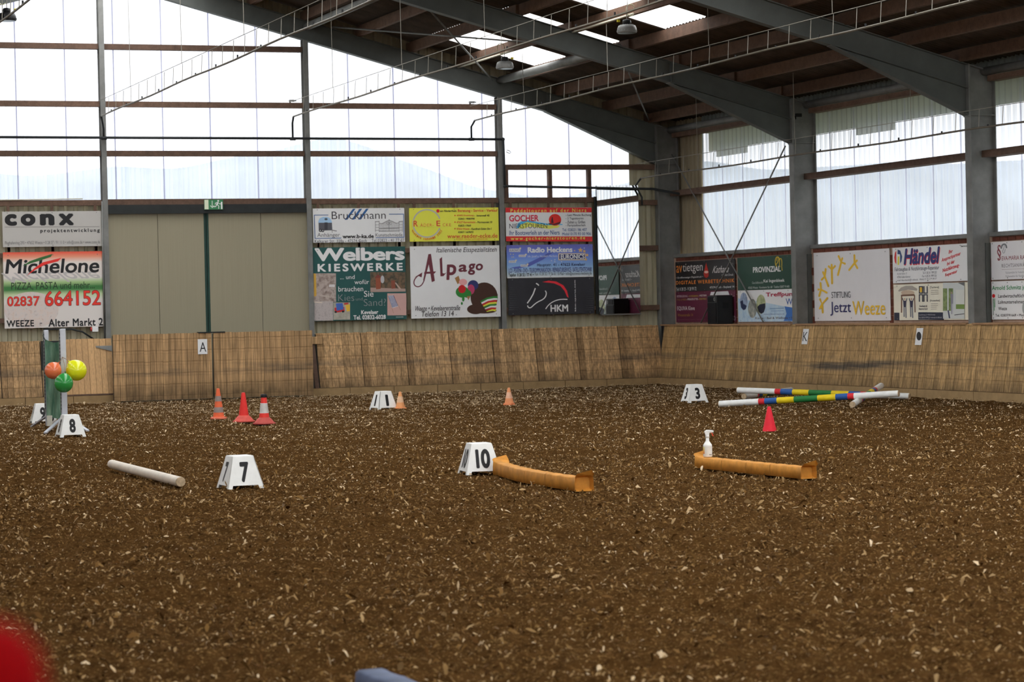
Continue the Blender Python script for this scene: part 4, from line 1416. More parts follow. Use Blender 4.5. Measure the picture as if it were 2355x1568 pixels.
# --- boat tours board
YL = (214, 188, 84)
DBL = (48, 72, 116)
it = [Bx(88, 460, 864, 503, (180, 40, 42)), Bx(93, 719, 872, 764, (180, 40, 42)), T('Paddeltouren auf der Niers', 133, 470, 815, 499, YL, 0.012, sp=1.35),
      Pg([(185, 640), (200, 600), (250, 572), (310, 575), (380, 592), (470, 605), (600, 608), (600, 616), (470, 618), (380, 608), (310, 600), (250, 608), (205, 648)], (66, 148, 190)),
      Pg([(205, 650), (225, 612), (280, 590), (350, 600), (450, 618), (580, 620), (560, 640), (480, 652), (380, 640), (300, 630), (250, 650)], (206, 190, 84)),
      El(532, 570, 56, 53, (192, 44, 38)), Pg([(470, 598), (520, 606), (575, 588), (582, 578), (580, 604), (530, 618), (480, 612)], (70, 36, 40)), Pg([(500, 560), (512, 555), (520, 600), (496, 600)], (70, 36, 40)), El(507, 552, 6, 7, (70, 36, 40)),
      T('GOCHER', 120, 527, 385, 583, (176, 46, 66), 0.03), T('NIERSTOUREN', 122, 605, 462, 645, (44, 44, 52), 0.0), T('Ihr Bootsverleih an der Niers', 122, 668, 573, 703, DBL, 0.012)]
for y_, s_, x_ in ((517, '- Last Minute Buchung', 860), (547, '- 2 Tagestouren', 790), (578, '- Zelten u. Grillen', 806), (610, '- Partyzeltverleih', 808)):
    it.append(T(s_, 628, y_, x_, y_ + 24, (52, 52, 62), 0.015))
it += [T('Tel. 02823 / 86 407', 597, 647, 820, 670, DBL, 0.012), T('Mobil 0170 93 00 906', 597, 684, 858, 707, DBL, 0.012), T('www.gocher-nierstouren.de', 135, 724, 805, 754, YL, 0.012, sp=1.35)]
sign('white board with red strips at top and bottom and a red sun over a boat', 'e', C3, (88, 462), (863, 458), (95, 763), (870, 752), panel_w2, it)

# --- blue electronics board
pm = ramp_mat('blue_fading_print', [(0, (186, 188, 196)), (0.10, (160, 176, 208)), (0.35, (112, 146, 208)), (0.65, (88, 112, 180)), (1.0, (84, 84, 150))])
OR_ = (206, 150, 96)
it = [Pg([(130, 1000), (230, 985), (330, 940), (470, 870), (520, 860), (420, 930), (300, 990), (180, 1010)], (74, 84, 150)), T('Radio Heckens', 286, 817, 690, 862, (204, 204, 214), 0.04), T('Inh. Josef u. Norbert Heckens', 286, 888, 555, 911, (170, 176, 206), 0.0)]
for a_, b_ in ((122, 828), (206, 884), (118, 936), (222, 972)):
    ww_ = 98 if a_ == 122 else 64
    hh_ = 30 if a_ == 122 else 20
    it += [Bx(a_, b_, a_ + ww_, b_ + hh_, (176, 176, 176)), T('EURONICS', a_ + 5, b_ + 5, a_ + ww_ - 5, b_ + hh_ - 5, (84, 84, 120), 0.02), star(a_ + ww_, b_ - 2, 12, (186, 176, 150))]
for a_, b_ in ((133, 878), (158, 880), (146, 905), (160, 904)):
    it.append(star(a_, b_, 6, (186, 176, 120)))
it += [Bx(562, 872, 810, 934, OR_), Bx(566, 876, 806, 930, (206, 206, 212)), Bx(570, 880, 802, 926, (34, 38, 82)), T('EURONICS', 582, 883, 798, 922, (206, 206, 212), 0.03),
       star(762, 843, 26, OR_), star(797, 854, 18, OR_), star(822, 888, 18, OR_), star(812, 928, 16, OR_), star(708, 848, 9, OR_)]
for a_, b_ in ((500, 938), (530, 930), (530, 948), (796, 826), (590, 946)):
    it.append(star(a_, b_, 7, (200, 200, 212)))
it += [T('Hauptstr. 41 - 47623 Kevelaer', 370, 962, 805, 992, (44, 46, 84), 0.02, sp=1.1), T('LCD - PLASMA - DVD - TELEKOMMUNIKATION - REPARATURSERVICE - SATELLITENTECHNIK', 113, 1006, 867, 1036, (44, 50, 108), 0.015),
       T('Telefon  0 28 32 / 77 41 •', 113, 1052, 340, 1078, K_, 0.03), T('Fax  0 28 32 / 9 56 61  E-Mail • info@euronics-heckens.de', 350, 1042, 865, 1072, (62, 62, 72), 0.0)]
sign('blue board with white lettering and orange stars', 'e', C3, (97, 797), (873, 790), (103, 1095), (880, 1083), pm, it)

# --- black riding banner
it = [Ln([(352, 1185), (335, 1238), (310, 1285), (285, 1322)], 11, LG), Ln([(288, 1342), (298, 1362), (318, 1364), (345, 1335), (380, 1308), (425, 1288), (448, 1262), (455, 1228), (442, 1208)], 9, LG), Ln([(357, 1142), (370, 1148), (383, 1161)], 10, LG),
      Pg([(413, 1130), (470, 1118), (540, 1126), (605, 1160), (640, 1210), (656, 1272), (640, 1262), (618, 1212), (580, 1168), (520, 1142), (460, 1136)], (196, 40, 50)),
      Ln([(452, 1373), (470, 1343), (505, 1312), (555, 1291), (600, 1285), (645, 1287)], 8, LG), T('HKM', 493, 1336, 655, 1395, LG, 0.03), T('hkm-sports.com', 702, 1115, 729, 1393, LG, 0.02, sp=1.15, up=True)]
for sx in range(9):
    for sy in range(11):
        for x0_, dr in ((128, 1), (872, -1)):
            r_ = 3.0 * (1 - sx / 9) * (0.4 + 0.6 * sy / 10)
            if r_ > 0.8:
                it.append(El(x0_ + dr * sx * 11 + (5 if sy % 2 else 0), 1180 + sy * 20, r_, r_, (96, 96, 100), 6))
sign('black banner with a white horse head outline and a red mane', 'e', C3, (103, 1095), (880, 1087), (125, 1432), (893, 1412), mat('black_banner', (42, 42, 46), 0.4, 0, 0.12, 2.5), it, 'banner', name='banner')
for x_, z0, z1 in BATT:
    MB().box((x_ - 0.03, YC + 0.058, max(1.6, z0 - 0.1)), (x_ + 0.03, YC + 0.075, min(4.16, z1 + 0.35))).build('batten', timber, wall_end)

# --- side wall boards
OG = (206, 108, 46)
GD = (140, 118, 52)
LW = (190, 186, 184)
it = [T('av', 180, 508, 283, 618, OG, 0.005), T('tietgen', 290, 476, 628, 628, (176, 172, 170), 0.002), Pg([(685, 450), (705, 540), (726, 610), (722, 680), (688, 708), (655, 690), (640, 630), (660, 560)], (150, 40, 32)), El(686, 608, 34, 22, (186, 150, 140)),
      T('Kathana', 800, 512, 1055, 612, (176, 172, 170), 0.0, 0.15), T('®', 1095, 455, 1120, 500, (130, 128, 126), 0.0), T('• T-Shirt Druck', 935, 640, 1118, 668, LW, 0.0), T('• Großformatiger Digitaldruck •', 178, 690, 632, 705, LW, 0.0),
      T('DIGITALE WERBETECHNIK', 178, 756, 1135, 778, OG, 0.02, sp=1.2), T('Tel: 0 28 23 - 9 28 99 72', 180, 864, 525, 908, LW, 0.008), T('47574 Goch - Royland 14', 742, 845, 1132, 876, LW, 0.012)]
sign('black board with orange and white lettering and a red drop', 'r', C4, (165, 448), (1137, 385), (175, 930), (1145, 900), mat('black_board', (34, 32, 33), 0.45, 0, 0.06, 2), it)
it = [T('REITBEKLEIDUNG -', 195, 988, 390, 1018, (150, 130, 136), 0.02), T('NUTZZUBEHÖR', 400, 984, 556, 1012, GD, 0.02), T('- WESTERN', 562, 980, 690, 1006, (176, 168, 168), 0.02), T('STALL & WEIDE', 195, 1045, 355, 1072, (112, 88, 44), 0.02), T('- PFERDEFUTTER -', 360, 1040, 565, 1066, (170, 160, 160), 0.02), T('EINSTREU', 572, 1036, 690, 1062, GD, 0.02),
      T('EQUIVA Kleve', 200, 1168, 495, 1242, (176, 168, 170), 0.012), T('Wiesenstraße 14', 203, 1286, 465, 1332, (128, 96, 48), 0.006), T('Öffnungszeiten: Montag - Freitag 9.30 - 19.00  Samstag 9.00 -', 205, 1376, 690, 1392, (120, 90, 100), 0.0),
      Pg([(765, 935), (1038, 922), (1060, 985), (750, 990)], (186, 184, 186)), Ln([(1085, 965), (1110, 1010), (1140, 1000)], 6, (150, 140, 140)), T('INNO', 1050, 1330, 1150, 1410, (150, 148, 150), 0.012)]
sign('maroon board with gold and white lettering, half hidden by the loudspeaker', 'r', C4, (175, 935), (1150, 905), (178, 1425), (1158, 1430), mat('maroon_board', (80, 32, 50), 0.5, 0, 0.06, 2), it)
YW = (176, 152, 48)
it = [T('PROVINZIAL', 1445, 528, 1900, 600, LW, 0.03), Ln(arc(1845, 440, 34, 82, 100, 300, 20) + [(1868, 400), (1850, 450), (1815, 500)], 11, YW), Ln(arc(1858, 430, 22, 70, 180, 360, 14) + [(1878, 470)], 9, YW), Ln(arc(1897, 460, 20, 76, 120, 370, 20) + [(1915, 520), (1922, 585)], 10, YW),
      T('Geschäftsstelle', 1430, 766, 1615, 796, (150, 156, 152), 0.0), T('Kai Ingenbleek', 1622, 730, 1960, 782, LW, 0.012), T('47652 Weeze · Kevelaerer Str. 60 · Telefon 02837 91440', 1365, 852, 2037, 852, (160, 164, 160), 0.0)]
it[-1] = T('47652 Weeze · Kevelaerer Str. 60 · Telefon 02837 91440', 1365, 850, 2037, 862, (160, 164, 160), 0.0)
sign('dark green board with white capitals and yellow wings', 'r', C4, (1180, 378), (2045, 325), (1190, 910), (2058, 880), mat('bottle_green_board', (34, 58, 48), 0.5, 0, 0.06, 2), it, extra=0.06)
photo_mat('tap_print', [(70, 80, 104), (120, 134, 156), (160, 170, 186)], 9)
photo_mat('bath_print', [(60, 64, 62), (120, 124, 118), (160, 160, 150)], 9)
photo_mat('garden_print', [(84, 96, 60), (140, 146, 110), (170, 170, 140)], 6)
photo_mat('ice_print', [(120, 148, 172), (150, 170, 188), (168, 180, 194)], 6)
it = [Pg([(1190, 1030), (1240, 1060), (1500, 1085), (1700, 1120), (2060, 1195), (2300, 1230), (2310, 1418), (1198, 1425)], 'ice_print'), Pg([(1960, 1170), (2310, 1232), (2310, 1410), (1945, 1412), (1990, 1290)], (52, 92, 150)),
      El(1292, 1090, 64, 145, 'tap_print'), Pg([(1232, 1090), (1275, 1070), (1285, 1130), (1340, 1160), (1325, 1215), (1285, 1230), (1245, 1190)], (40, 46, 70)), El(1437, 1205, 72, 155, 'bath_print'), El(1580, 1135, 76, 157, 'garden_print'), Pg([(1518, 1180), (1560, 1140), (1648, 1120), (1652, 1190), (1625, 1270), (1585, 1292), (1540, 1260)], (30, 34, 48)),
      T('Treffpunkt', 1660, 945, 2195, 1018, (136, 32, 56), 0.03), T('Weeze', 1980, 1042, 2270, 1140, (48, 76, 130), 0.01), T('www.treffpunkt-weeze.de', 1625, 1288, 1955, 1312, (52, 80, 124), 0.0, 0.02), T('Küche • Bad & Wellness • Heizung', 1487, 1346, 2240, 1386, (60, 50, 62), 0.012),
      Ln([(1725, 1208), (1950, 1202)], 12, (96, 124, 154)), Ln([(1745, 1248), (1950, 1244)], 10, (110, 136, 164))]
sign('white and ice blue board with three round photographs', 'r', C4, (1190, 915), (2060, 885), (1198, 1425), (2068, 1420), panel_w2, it, extra=0.06)
FY = (196, 150, 44)
it = []
for st in ([(545, 312), (548, 395), (578, 448)], [(572, 368), (548, 395), (492, 468)], [(375, 322), (405, 385), (370, 522)], [(416, 345), (405, 385), (445, 402)], [(300, 415), (302, 465), (307, 612)], [(268, 432), (302, 465), (338, 428)], [(234, 462), (225, 540), (266, 642)], [(206, 495), (225, 540), (192, 573)],
           [(178, 612), (185, 680), (248, 712)], [(157, 680), (185, 680), (166, 748)], [(176, 785), (200, 835), (258, 772)], [(200, 835), (208, 924)], [(202, 835), (176, 882)]):
    it.append(Ln(st, 21, FY))
    for p_ in (st[0], st[-1]):
        it.append(El(p_[0], p_[1], 10, 12, FY, 12))
it += [T('STIFTUNG', 303, 705, 513, 766, (74, 74, 78), 0.0), T('Jetzt', 290, 812, 520, 958, (44, 44, 84), 0.0), T('Weeze', 532, 804, 878, 948, FY, 0.004)]
sign('large white board with a ring of yellow stick figures', 'r', C5, (93, 290), (905, 237), (117, 1018), (927, 1010), panel_g, it)
NV = (40, 46, 92)
RS = (176, 44, 52)
it = [Pg([(985, 262), (988, 410), (970, 385), (963, 335), (970, 285)], (176, 52, 50)), Pg([(1000, 250), (1030, 262), (1052, 325), (1046, 375), (1030, 402), (1028, 302), (998, 300)], (44, 62, 96)), Bx(1002, 325, 1020, 415, (196, 178, 66)), T('Händel', 1079, 250, 1459, 404, RS, 0.04, 0.06), T('Händel', 1075, 240, 1455, 394, NV, 0.04, 0.06),
      T('Fahrzeugbau & Nutzfahrzeuge-Reparatur', 970, 444, 1455, 474, (56, 56, 72), 0.006, 0.01)]
for y_, a_, ax, b_, bx in ((500, 'An der Kehre 13', 1108, 'Tel: 0 28 24 / 999 555', 1280), (535, '47546 Kalkar-Kehrum', 1148, 'Fax: 0 28 24 / 999 556', 1275), (570, 'e-mail: klaus-haendel@t-online.de', 1230, 'Handy: 01 72 / 2 91 84 57', 1250)):
    it += [T(a_, 1000, y_, ax, y_ + 18, (104, 104, 108), 0.0, 0.02), T(b_, bx, y_ - 12, 1430, y_ + 6, (96, 96, 102), 0.0, 0.02)]
it += [T('Ihr', 1555, 252, 1597, 288, RS, 0.02, 0.1, rise=10), T('Ansprechpartner', 1480, 312, 1680, 352, RS, 0.02, 0.02, rise=62), T('bei der', 1538, 370, 1618, 405, RS, 0.02, 0.05, rise=24), T('Nutzfahrzeug-', 1492, 428, 1668, 470, RS, 0.02, 0.02, rise=52), T('Reparatur', 1520, 488, 1645, 525, RS, 0.02, 0.02, rise=38), T('Service', 1680, 206, 1745, 220, K_, 0.02)]
sign('white board with a slanted navy name and red script', 'r', C5, (940, 235), (1710, 187), (955, 615), (1720, 583), panel_w2, it, extra=0.06)
photo_mat('lawn_print', [(60, 72, 44), (96, 112, 66), (120, 132, 88)], 8)
BRN = (96, 70, 56)
ND = (36, 40, 54)
it = [Bx(963, 930, 1022, 1012, ND), Bx(1230, 923, 1505, 1004, ND), Pg([(1008, 695), (1040, 660), (1095, 640), (1165, 640), (1222, 672), (1215, 692), (1120, 682), (1020, 702)], (136, 130, 122)), El(1115, 715, 75, 28, (160, 142, 122)),
      Ln([(1040, 745), (1190, 738)], 18, BRN), Ln([(1048, 745), (1046, 930)], 14, BRN), Ln([(1190, 738), (1196, 925)], 12, BRN)]
for cx_ in (1083, 1157):
    it += [El(cx_, 783, 8, 11, (150, 120, 100), 12), Pg([(cx_ - 18, 800), (cx_ + 18, 800), (cx_ + 14, 870), (cx_ - 14, 870)], (48, 48, 66)), Ln([(cx_ - 16, 805), (cx_ - 24, 775)], 8, (48, 48, 66)), Ln([(cx_ + 16, 805), (cx_ + 24, 775)], 8, (48, 48, 66)), Ln([(cx_ - 8, 868), (cx_ - 8, 975)], 11, (84, 88, 100)), Ln([(cx_ + 10, 868), (cx_ + 14, 985)], 11, (84, 88, 100))]
for a_, b_ in ((1240, 643), (1290, 643), (1240, 730), (1290, 730)):
    it += [Bx(a_, b_, a_ + 10, b_ + 80, ND), Bx(a_ + 35, b_, a_ + 45, b_ + 80, ND), Bx(a_, b_ if (a_ == 1240 or b_ > 700) else b_ + 70, a_ + 45, (b_ if (a_ == 1240 or b_ > 700) else b_ + 70) + 10, ND)]
it += [Bx(1240, 713, 1285, 723, ND), Bx(1251, 656, 1275, 708, (206, 150, 48)), T('Averbeck &', 1245, 846, 1330, 866, ND, 0.012), T('Hammerbach', 1240, 876, 1336, 896, ND, 0.012), T('[Tischlerei]', 1362, 646, 1455, 668, (52, 52, 56), 0.006), T('[Fensterbau]', 1362, 788, 1465, 808, (52, 52, 56), 0.006)]
for y_ in (688, 708, 728, 832, 852, 870, 890):
    it.append(Ln([(1372, y_), (1372 + 60 + (y_ * 7) % 35, y_ - 3)], 6, (150, 146, 138)))
it += [T('Gewerbering 13 • 47623 Kevelaer', 1243, 944, 1420, 958, (160, 160, 166), 0.0), T('Tel. 0 28 32 / 97 99 12 • www.der-ah-effekt.de', 1243, 972, 1487, 984, (160, 160, 166), 0.0),
       Bx(1500, 605, 1722, 990, (164, 168, 166)), Bx(1500, 665, 1545, 905, 'lawn_print'), Bx(1560, 665, 1606, 905, 'lawn_print'), Bx(1635, 680, 1722, 835, (172, 174, 168)), Bx(1635, 835, 1722, 885, (96, 118, 60)), Pg([(1655, 605), (1722, 600), (1722, 640)], (84, 86, 88)),
       El(1590, 712, 9, 12, (130, 110, 100), 12), Pg([(1578, 725), (1608, 725), (1606, 830), (1584, 830)], (110, 110, 120)), Ln([(1588, 830), (1592, 940)], 12, (120, 122, 130)), Ln([(1602, 830), (1600, 935)], 12, (150, 152, 158)), Ln([(1555, 900), (1570, 985)], 14, (56, 60, 80)), Ln([(1620, 950), (1722, 935)], 7, (50, 50, 54))]
sign('cream board with two printed men under a canopy and a garden window', 'r', C5, (957, 630), (1720, 600), (963, 1012), (1727, 1000), mat('cream_board', (186, 181, 166), 0.5, 0, 0.04, 2), it, extra=0.04)
MG = (112, 56, 62)
it = [T('§', 2067, 200, 2112, 368, MG, 0.01, 0.04), Ln([(2112, 240), (2120, 205), (2145, 190), (2165, 200), (2172, 235)], 17, (96, 98, 100)), Ln([(2150, 205), (2140, 240), (2130, 262), (2132, 290), (2150, 285), (2152, 262), (2160, 245)], 6, (120, 122, 124)),
      T('EVA-MARIA RA', 2118, 322, 2362, 358, MG, 0.01), T('RECHTSANWÄ', 2118, 396, 2362, 436, (84, 80, 84), 0.002, sp=1.15), Ln([(2118, 464), (2420, 458)], 3, (130, 112, 116)), T('Fachanwältin für Verkehrs', 2160, 486, 2362, 504, (120, 118, 122), 0.0), T('Fachanwältin für Familien', 2160, 526, 2362, 544, (120, 118, 122), 0.0)]
sign('white board with a maroon paragraph sign and a grey horse head', 'r', C5, (1997, 170), (2355, 153), (2007, 575), (2355, 567), panel_g, it, extra=0.75)
it = [T('Arnold Schmitz jr', 2012, 642, 2372, 688, (32, 104, 60), 0.02), El(2030, 748, 17, 20, (176, 34, 36)), Ln([(2021, 775), (2027, 952)], 6, (50, 76, 56)), Ln([(2032, 775), (2038, 905)], 6, (50, 116, 66)), Ln([(2043, 775), (2046, 870)], 6, (50, 116, 66)),
      T('Landwirtschaftlich', 2080, 732, 2358, 762, K_, 0.015), T('Lohnunternehmen', 2080, 796, 2358, 828, K_, 0.015), T('Weeze', 2082, 866, 2175, 900, K_, 0.015), T('Tel. 02837/91669 • Mob', 2050, 942, 2357, 968, K_, 0.015), El(2362, 880, 26, 66, (130, 132, 132))]
sign('white board with a green name, red dot and green strokes', 'r', C5, (2005, 595), (2355, 580), (2013, 1000), (2355, 1000), panel_w2, it, extra=0.75)

# exit sign, letter plates
CX = (440, 440, 10.0)
GN = (52, 104, 70)
o, w_, h_ = sign('green exit sign with an arrow and running man above the sliding doors', 'e', CX, (300, 190), (730, 190), (300, 420), (730, 415), mat('exit_green', GN, 0.4, 0, 0.04, 3), [
    Bx(303, 193, 395, 412, (176, 182, 160)), Ln([(480, 215), (480, 370)], 16, (176, 190, 176)), Ln([(435, 325), (480, 375), (525, 325)], 16, (176, 190, 176)),
    El(620, 220, 20, 20, (190, 200, 190)), Ln([(615, 250), (585, 310)], 34, (190, 200, 190)), Ln([(600, 255), (560, 265), (545, 300)], 14, (190, 200, 190)), Ln([(620, 255), (650, 290), (690, 280)], 14, (190, 200, 190)), Ln([(590, 305), (630, 335), (625, 400)], 18, (190, 200, 190)), Ln([(580, 305), (560, 350), (510, 355)], 18, (190, 200, 190)),
    Bx(680, 240, 712, 405, (190, 200, 190))], 'exit sign', name='exit_sign', plane=YC - 0.04, depth=0.03, bolts=False)
BATT.clear()
o, w_, h_ = sign('white plate with the black letter A on the tall gate', 'e', (0, 0, 1), (454, 780), (475.5, 779.5), (456, 814.5), (478, 814), panel_w2, [T('A', 458.5, 787, 475, 808.5, K_, 0.0)], 'letter plate', name='letter_plate', plane=YG - 0.012, depth=0.008, bolts=False)
for lab, cn, its in (('white plate with the black letter K on the side boards', ((1849, 756), (1861.5, 755.5), (1844, 791.5), (1856.5, 791)), [T('K', 1849.3, 763, 1856.8, 784, K_, 0.0)]),
                     ('white plate with a big black dot on the side boards', ((2109.5, 754), (2124, 753.5), (2104.5, 793), (2119, 793)), [El(2114.3, 772.5, 5.6, 10, K_)])):
    o, w_, h_ = sign(lab, 'r', (0, 0, 1), *cn, panel_w2, its, 'letter plate', name='letter_plate', plane=face_r(1.2) - 0.02, depth=0.008, bolts=False)
    z0_ = o.location.z
    o.location.x = face_r(z0_) - 0.012
    o.rotation_euler = Matrix.Rotation(math.atan2(LR, ZT - ZB), 4, 'Y').to_euler()
    o.rotation_euler = (Matrix.Rotation(math.atan2(LR, ZT - ZB), 4, 'Y') @ Matrix.Rotation(-math.pi / 2, 4, 'Z')).to_euler()

# mirror beside the corner
mt, nt, b = new_mat('mirror_glass')
b.inputs['Metallic'].default_value = 1.0
b.inputs['Roughness'].default_value = 0.015
mc = mixrgb(nt, maprange(nt, noise(nt, wcoords(nt), 3, 3), 0.3, 0.7), (0.80, 0.82, 0.82, 1), (0.86, 0.88, 0.88, 1))
nt.links.new(mc, b.inputs['Base Color'])
P0, P1 = E(1378.5, 722, YC - 0.02), E(1467, 426, YC - 0.02)
t = thing('mirror', 'tall mirror leaning by the corner, reflecting the side wall', 'mirror', loc=((P0.x + P1.x) / 2, YC, P0.z))
MB().box((P0.x, YC - 0.02, P0.z), (P1.x, YC - 0.005, P1.z)).build('glass', mt, t)
MB().box((P0.x, YC - 0.003, P0.z), (P1.x, YC + 0.05, P1.z)).build('backing', dark, t)
MB().box((P0.x + 0.05, YC - 0.05, P0.z - 0.03), (P1.x, YC + 0.05, P0.z - 0.005)).build('shelf', galv, t)
MB().box((P0.x - 0.05, YC + 0.02, P0.z), (P0.x - 0.008, YC + 0.06, P1.z - 0.25)).build('side_batten', dark, t)

# ------------------------------------------------------------------ loudspeaker on the ledge
yn = R(1650, 743, XC - 0.06).y
t = thing('loudspeaker', 'black loudspeaker box standing on the ledge below the crossed rods', 'loudspeaker', loc=(XC + 0.13, yn + 0.26, ZT + 0.012), rotz=math.radians(-90))
hh = 0.62
MB().box((-0.25, -0.19, 0), (0.25, 0.19, hh)).build('cabinet', blackp, t, bevel=0.012)
grm = mat('speaker_grille', (20, 20, 22), 0.7, 0, 0.3, 60)
MB().box((-0.22, -0.202, 0.03), (0.22, -0.191, hh - 0.16)).build('grille', grm, t)
MB().box((-0.2, -0.20, hh - 0.14), (0.1, -0.191, hh - 0.03)).build('horn', grm, t)
rg = MB().lathe([(0.028, 0.0), (0.04, 0.0), (0.04, 0.008), (0.028, 0.008)], 18, cap=False)
rg.v = [(x + 0.14, -0.194 - z, y + hh - 0.08) for x, y, z in rg.v]
rg.build('badge', lampm, t)
MB().box((0.252, -0.05, hh * 0.55), (0.262, 0.08, hh * 0.75)).build('handle', grm, t)

# ------------------------------------------------------------------ numbered markers
mk_w = mat('marker_white_plastic', (190, 187, 182), 0.4, 0, 0.05, 8)
mk_k = mat('marker_black_vinyl', (24, 23, 24), 0.4, 0)
HB, HT, HM = 0.195, 0.112, 0.325


def marker_parts():
    lean = (HB - HT) / HM

    def pt(u, z):                        # point on the front face: u across, z up
        return (u, -(HB - lean * z), z)
    shell = MB()
    th = 0.008
    for k in range(4):
        a = k * math.pi / 2
        fr, bk = [], []
        zs = 0.035
        out = [(-HB, 0), (-HB + 0.05, 0), (-HB + 0.062, zs), (HB - 0.062, zs), (HB - 0.05, 0), (HB, 0), (HT, HM), (-HT, HM)]
        for u, z in out:
            x, y, z = pt(u, z)
            fr.append((x * math.cos(a) - y * math.sin(a), x * math.sin(a) + y * math.cos(a), z))
            y += th
            bk.append((x * math.cos(a) - y * math.sin(a), x * math.sin(a) + y * math.cos(a), z))
        n_ = len(out)
        shell.add(fr + bk, [tuple(range(n_)), tuple(range(n_, 2 * n_))[::-1]] + [(i, n_ + i, n_ + (i + 1) % n_, (i + 1) % n_) for i in range(n_)])
    cap = MB().hexa([(-HT, -HT, HM - 0.004), (HT, -HT, HM - 0.004), (HT, HT, HM - 0.004), (-HT, HT, HM - 0.004)], [(-HT + 0.006, -HT + 0.006, HM + 0.006), (HT - 0.006, -HT + 0.006, HM + 0.006), (HT - 0.006, HT - 0.006, HM + 0.006), (-HT + 0.006, HT - 0.006, HM + 0.006)])
    return shell.mesh('shell'), cap.mesh('cap'), lean


m_shell, m_cap, m_lean = marker_parts()


def marker(num, label, P, rz, size=(0.0, 0.085)):
    t = thing('number_marker', label, 'number marker', loc=(P[0], P[1], 0.0), rotz=rz, group='numbered course markers')
    link('shell', m_shell, mk_w, t)
    link('cap', m_cap, mk_w, t)
    co, fs = glyphs(num, 0.045, 0.92, 4)
    wtot = 0.056 if num == '1' else (0.158 if len(num) == 2 else 0.092)
    z0_, z1_ = 0.066, 0.270
    for k in range(4):
        a = k * math.pi / 2
        vs_ = []
        for c, l_ in zip(co, LIFT[0]):
            u, z = (c[0] - 0.5) * wtot, z0_ + (z1_ - z0_) * c[1]
            x, y = u, -(HB - m_lean * z) - 0.002 - l_
            vs_.append((x * math.cos(a) - y * math.sin(a), x * math.sin(a) + y * math.cos(a), z))
        link('numeral', MB().add(vs_, fs).mesh('numeral'), mk_k, t)
    return t


def mk_pos(fl, fr_, dist=None):
    a, b = G(*fl), G(*fr_)
    return a, b


# heading of each marker: its front edge runs roughly across the view, turned a little
VR = -YAW
for num, (x, y), rz, label in (('7', (553, 1124), VR - 0.02, 'white marker numbered 7 beside the white pole'),
                               ('10', (1103, 1091), VR - 0.03, 'white marker numbered 10 at the end of the yellow tube'),
                               ('1', (882, 942), VR - 0.30 + 0.30, 'white marker numbered 1 beside a small orange cone'),
                               ('3', (1597, 926), VR - 0.12, 'white marker numbered 3 left of the striped poles'),
                               ('8', (162, 1005), VR + 0.08, 'white marker numbered 8 in front of the jump stands'),
                               ('9', (97, 973), VR + 0.12, 'white marker numbered 9 half hidden behind the jump stands')):
    c = G(x, y)
    ang = {'7': 0.30, '10': 0.26, '1': 0.46, '3': 0.40, '8': 0.22, '9': 0.10}[num]
    d = Vector((c.x, c.y)).normalized()
    c2 = Vector((c.x, c.y)) + d * 0.16
    view = math.atan2(-c.x, c.y)          # heading whose front looks straight at the camera
    marker(num, label, c2, view + ang)

# ------------------------------------------------------------------ traffic cones
def cone(label, P, h, rb, rt, bands, base, bcol, col, cap=None, octag=False):
    t = thing('traffic_cone', label, 'cone', loc=(P.x, P.y, 0), group='traffic cones')
    cm = mat('cone_%d_%d_%d' % col, col, 0.45, 0, 0.08, 10)
    bm = mat('cone_base_%d_%d_%d' % bcol, bcol, 0.6, 0, 0.15, 12)
    z0 = 0.0
    if base:
        if octag:
            MB().lathe([(base, 0), (base, 0.025), (base * 0.93, 0.032), (rb, 0.034)], 8, (P.x, P.y, 0)).build('base', bm, t)
        else:
            MB().lathe([(base, 0), (base * 1.0, 0.02), (base * 0.82, 0.035), (base * 0.66, 0.075), (rb, 0.11)], 28, (P.x, P.y, 0)).build('base', bm, t, smooth=True)
        z0 = 0.034 if octag else 0.10

    def rad(z):
        return rb + (rt - rb) * (z - z0) / (h - z0)
    cuts = [z0] + [q for bnd in bands for q in bnd[:2]] + [h]
    MB().lathe([(rad(z0), z0), (rt, h), (rt * 0.6, h + 0.004)], 28, (P.x, P.y, 0)).build('body', cm, t, smooth=False)
    for a, b, c in bands:
        MB().lathe([(rad(a) + 0.002, a), (rad(b) + 0.002, b)], 28, (P.x, P.y, 0), cap=False).build('band', mat('band_%d_%d_%d' % c, c, 0.4, 0, 0.12, 14), t)
    if cap:
        MB().lathe([(rt + 0.012, h - 0.03), (rt + 0.012, h + 0.005), (rt, h + 0.022), (0.01, h + 0.022)], 20, (P.x, P.y, 0)).build('cap', blackp, t, smooth=False)
    return t


GB = (118, 106, 102)
cone('orange cone with two dull grey bands', G(503, 963), 0.515, 0.095, 0.026, [(0.11, 0.20, GB), (0.30, 0.39, GB)], 0.145, (184, 96, 74), (206, 84, 52), octag=True)
cone('plain bright red cone between two banded cones', G(561, 970), 0.48, 0.083, 0.030, [], 0.185, (160, 66, 58), (204, 44, 40))
cone('red cone with one white band and a black top', G(608, 975), 0.46, 0.083, 0.040, [(0.185, 0.33, (160, 156, 152)), (0.178, 0.186, (206, 204, 200)), (0.329, 0.337, (206, 204, 200))], 0.185, (140, 60, 54), (186, 48, 42), cap=True)
cone('small faded orange cone right of marker number 1', G(921, 941), 0.315, 0.085, 0.022, [(0.125, 0.235, (206, 148, 118))], 0.115, (206, 112, 70), (206, 126, 82), octag=True)
cone('small faded orange cone standing alone in front of the gable boards', G(1171, 931), 0.315, 0.085, 0.022, [(0.125, 0.235, (200, 142, 118))], 0.115, (200, 108, 72), (202, 120, 82), octag=True)
cone('small red cone without a foot in front of the striped poles', G(1770, 991), 0.335, 0.098, 0.022, [], 0, (176, 40, 48), (178, 32, 44))

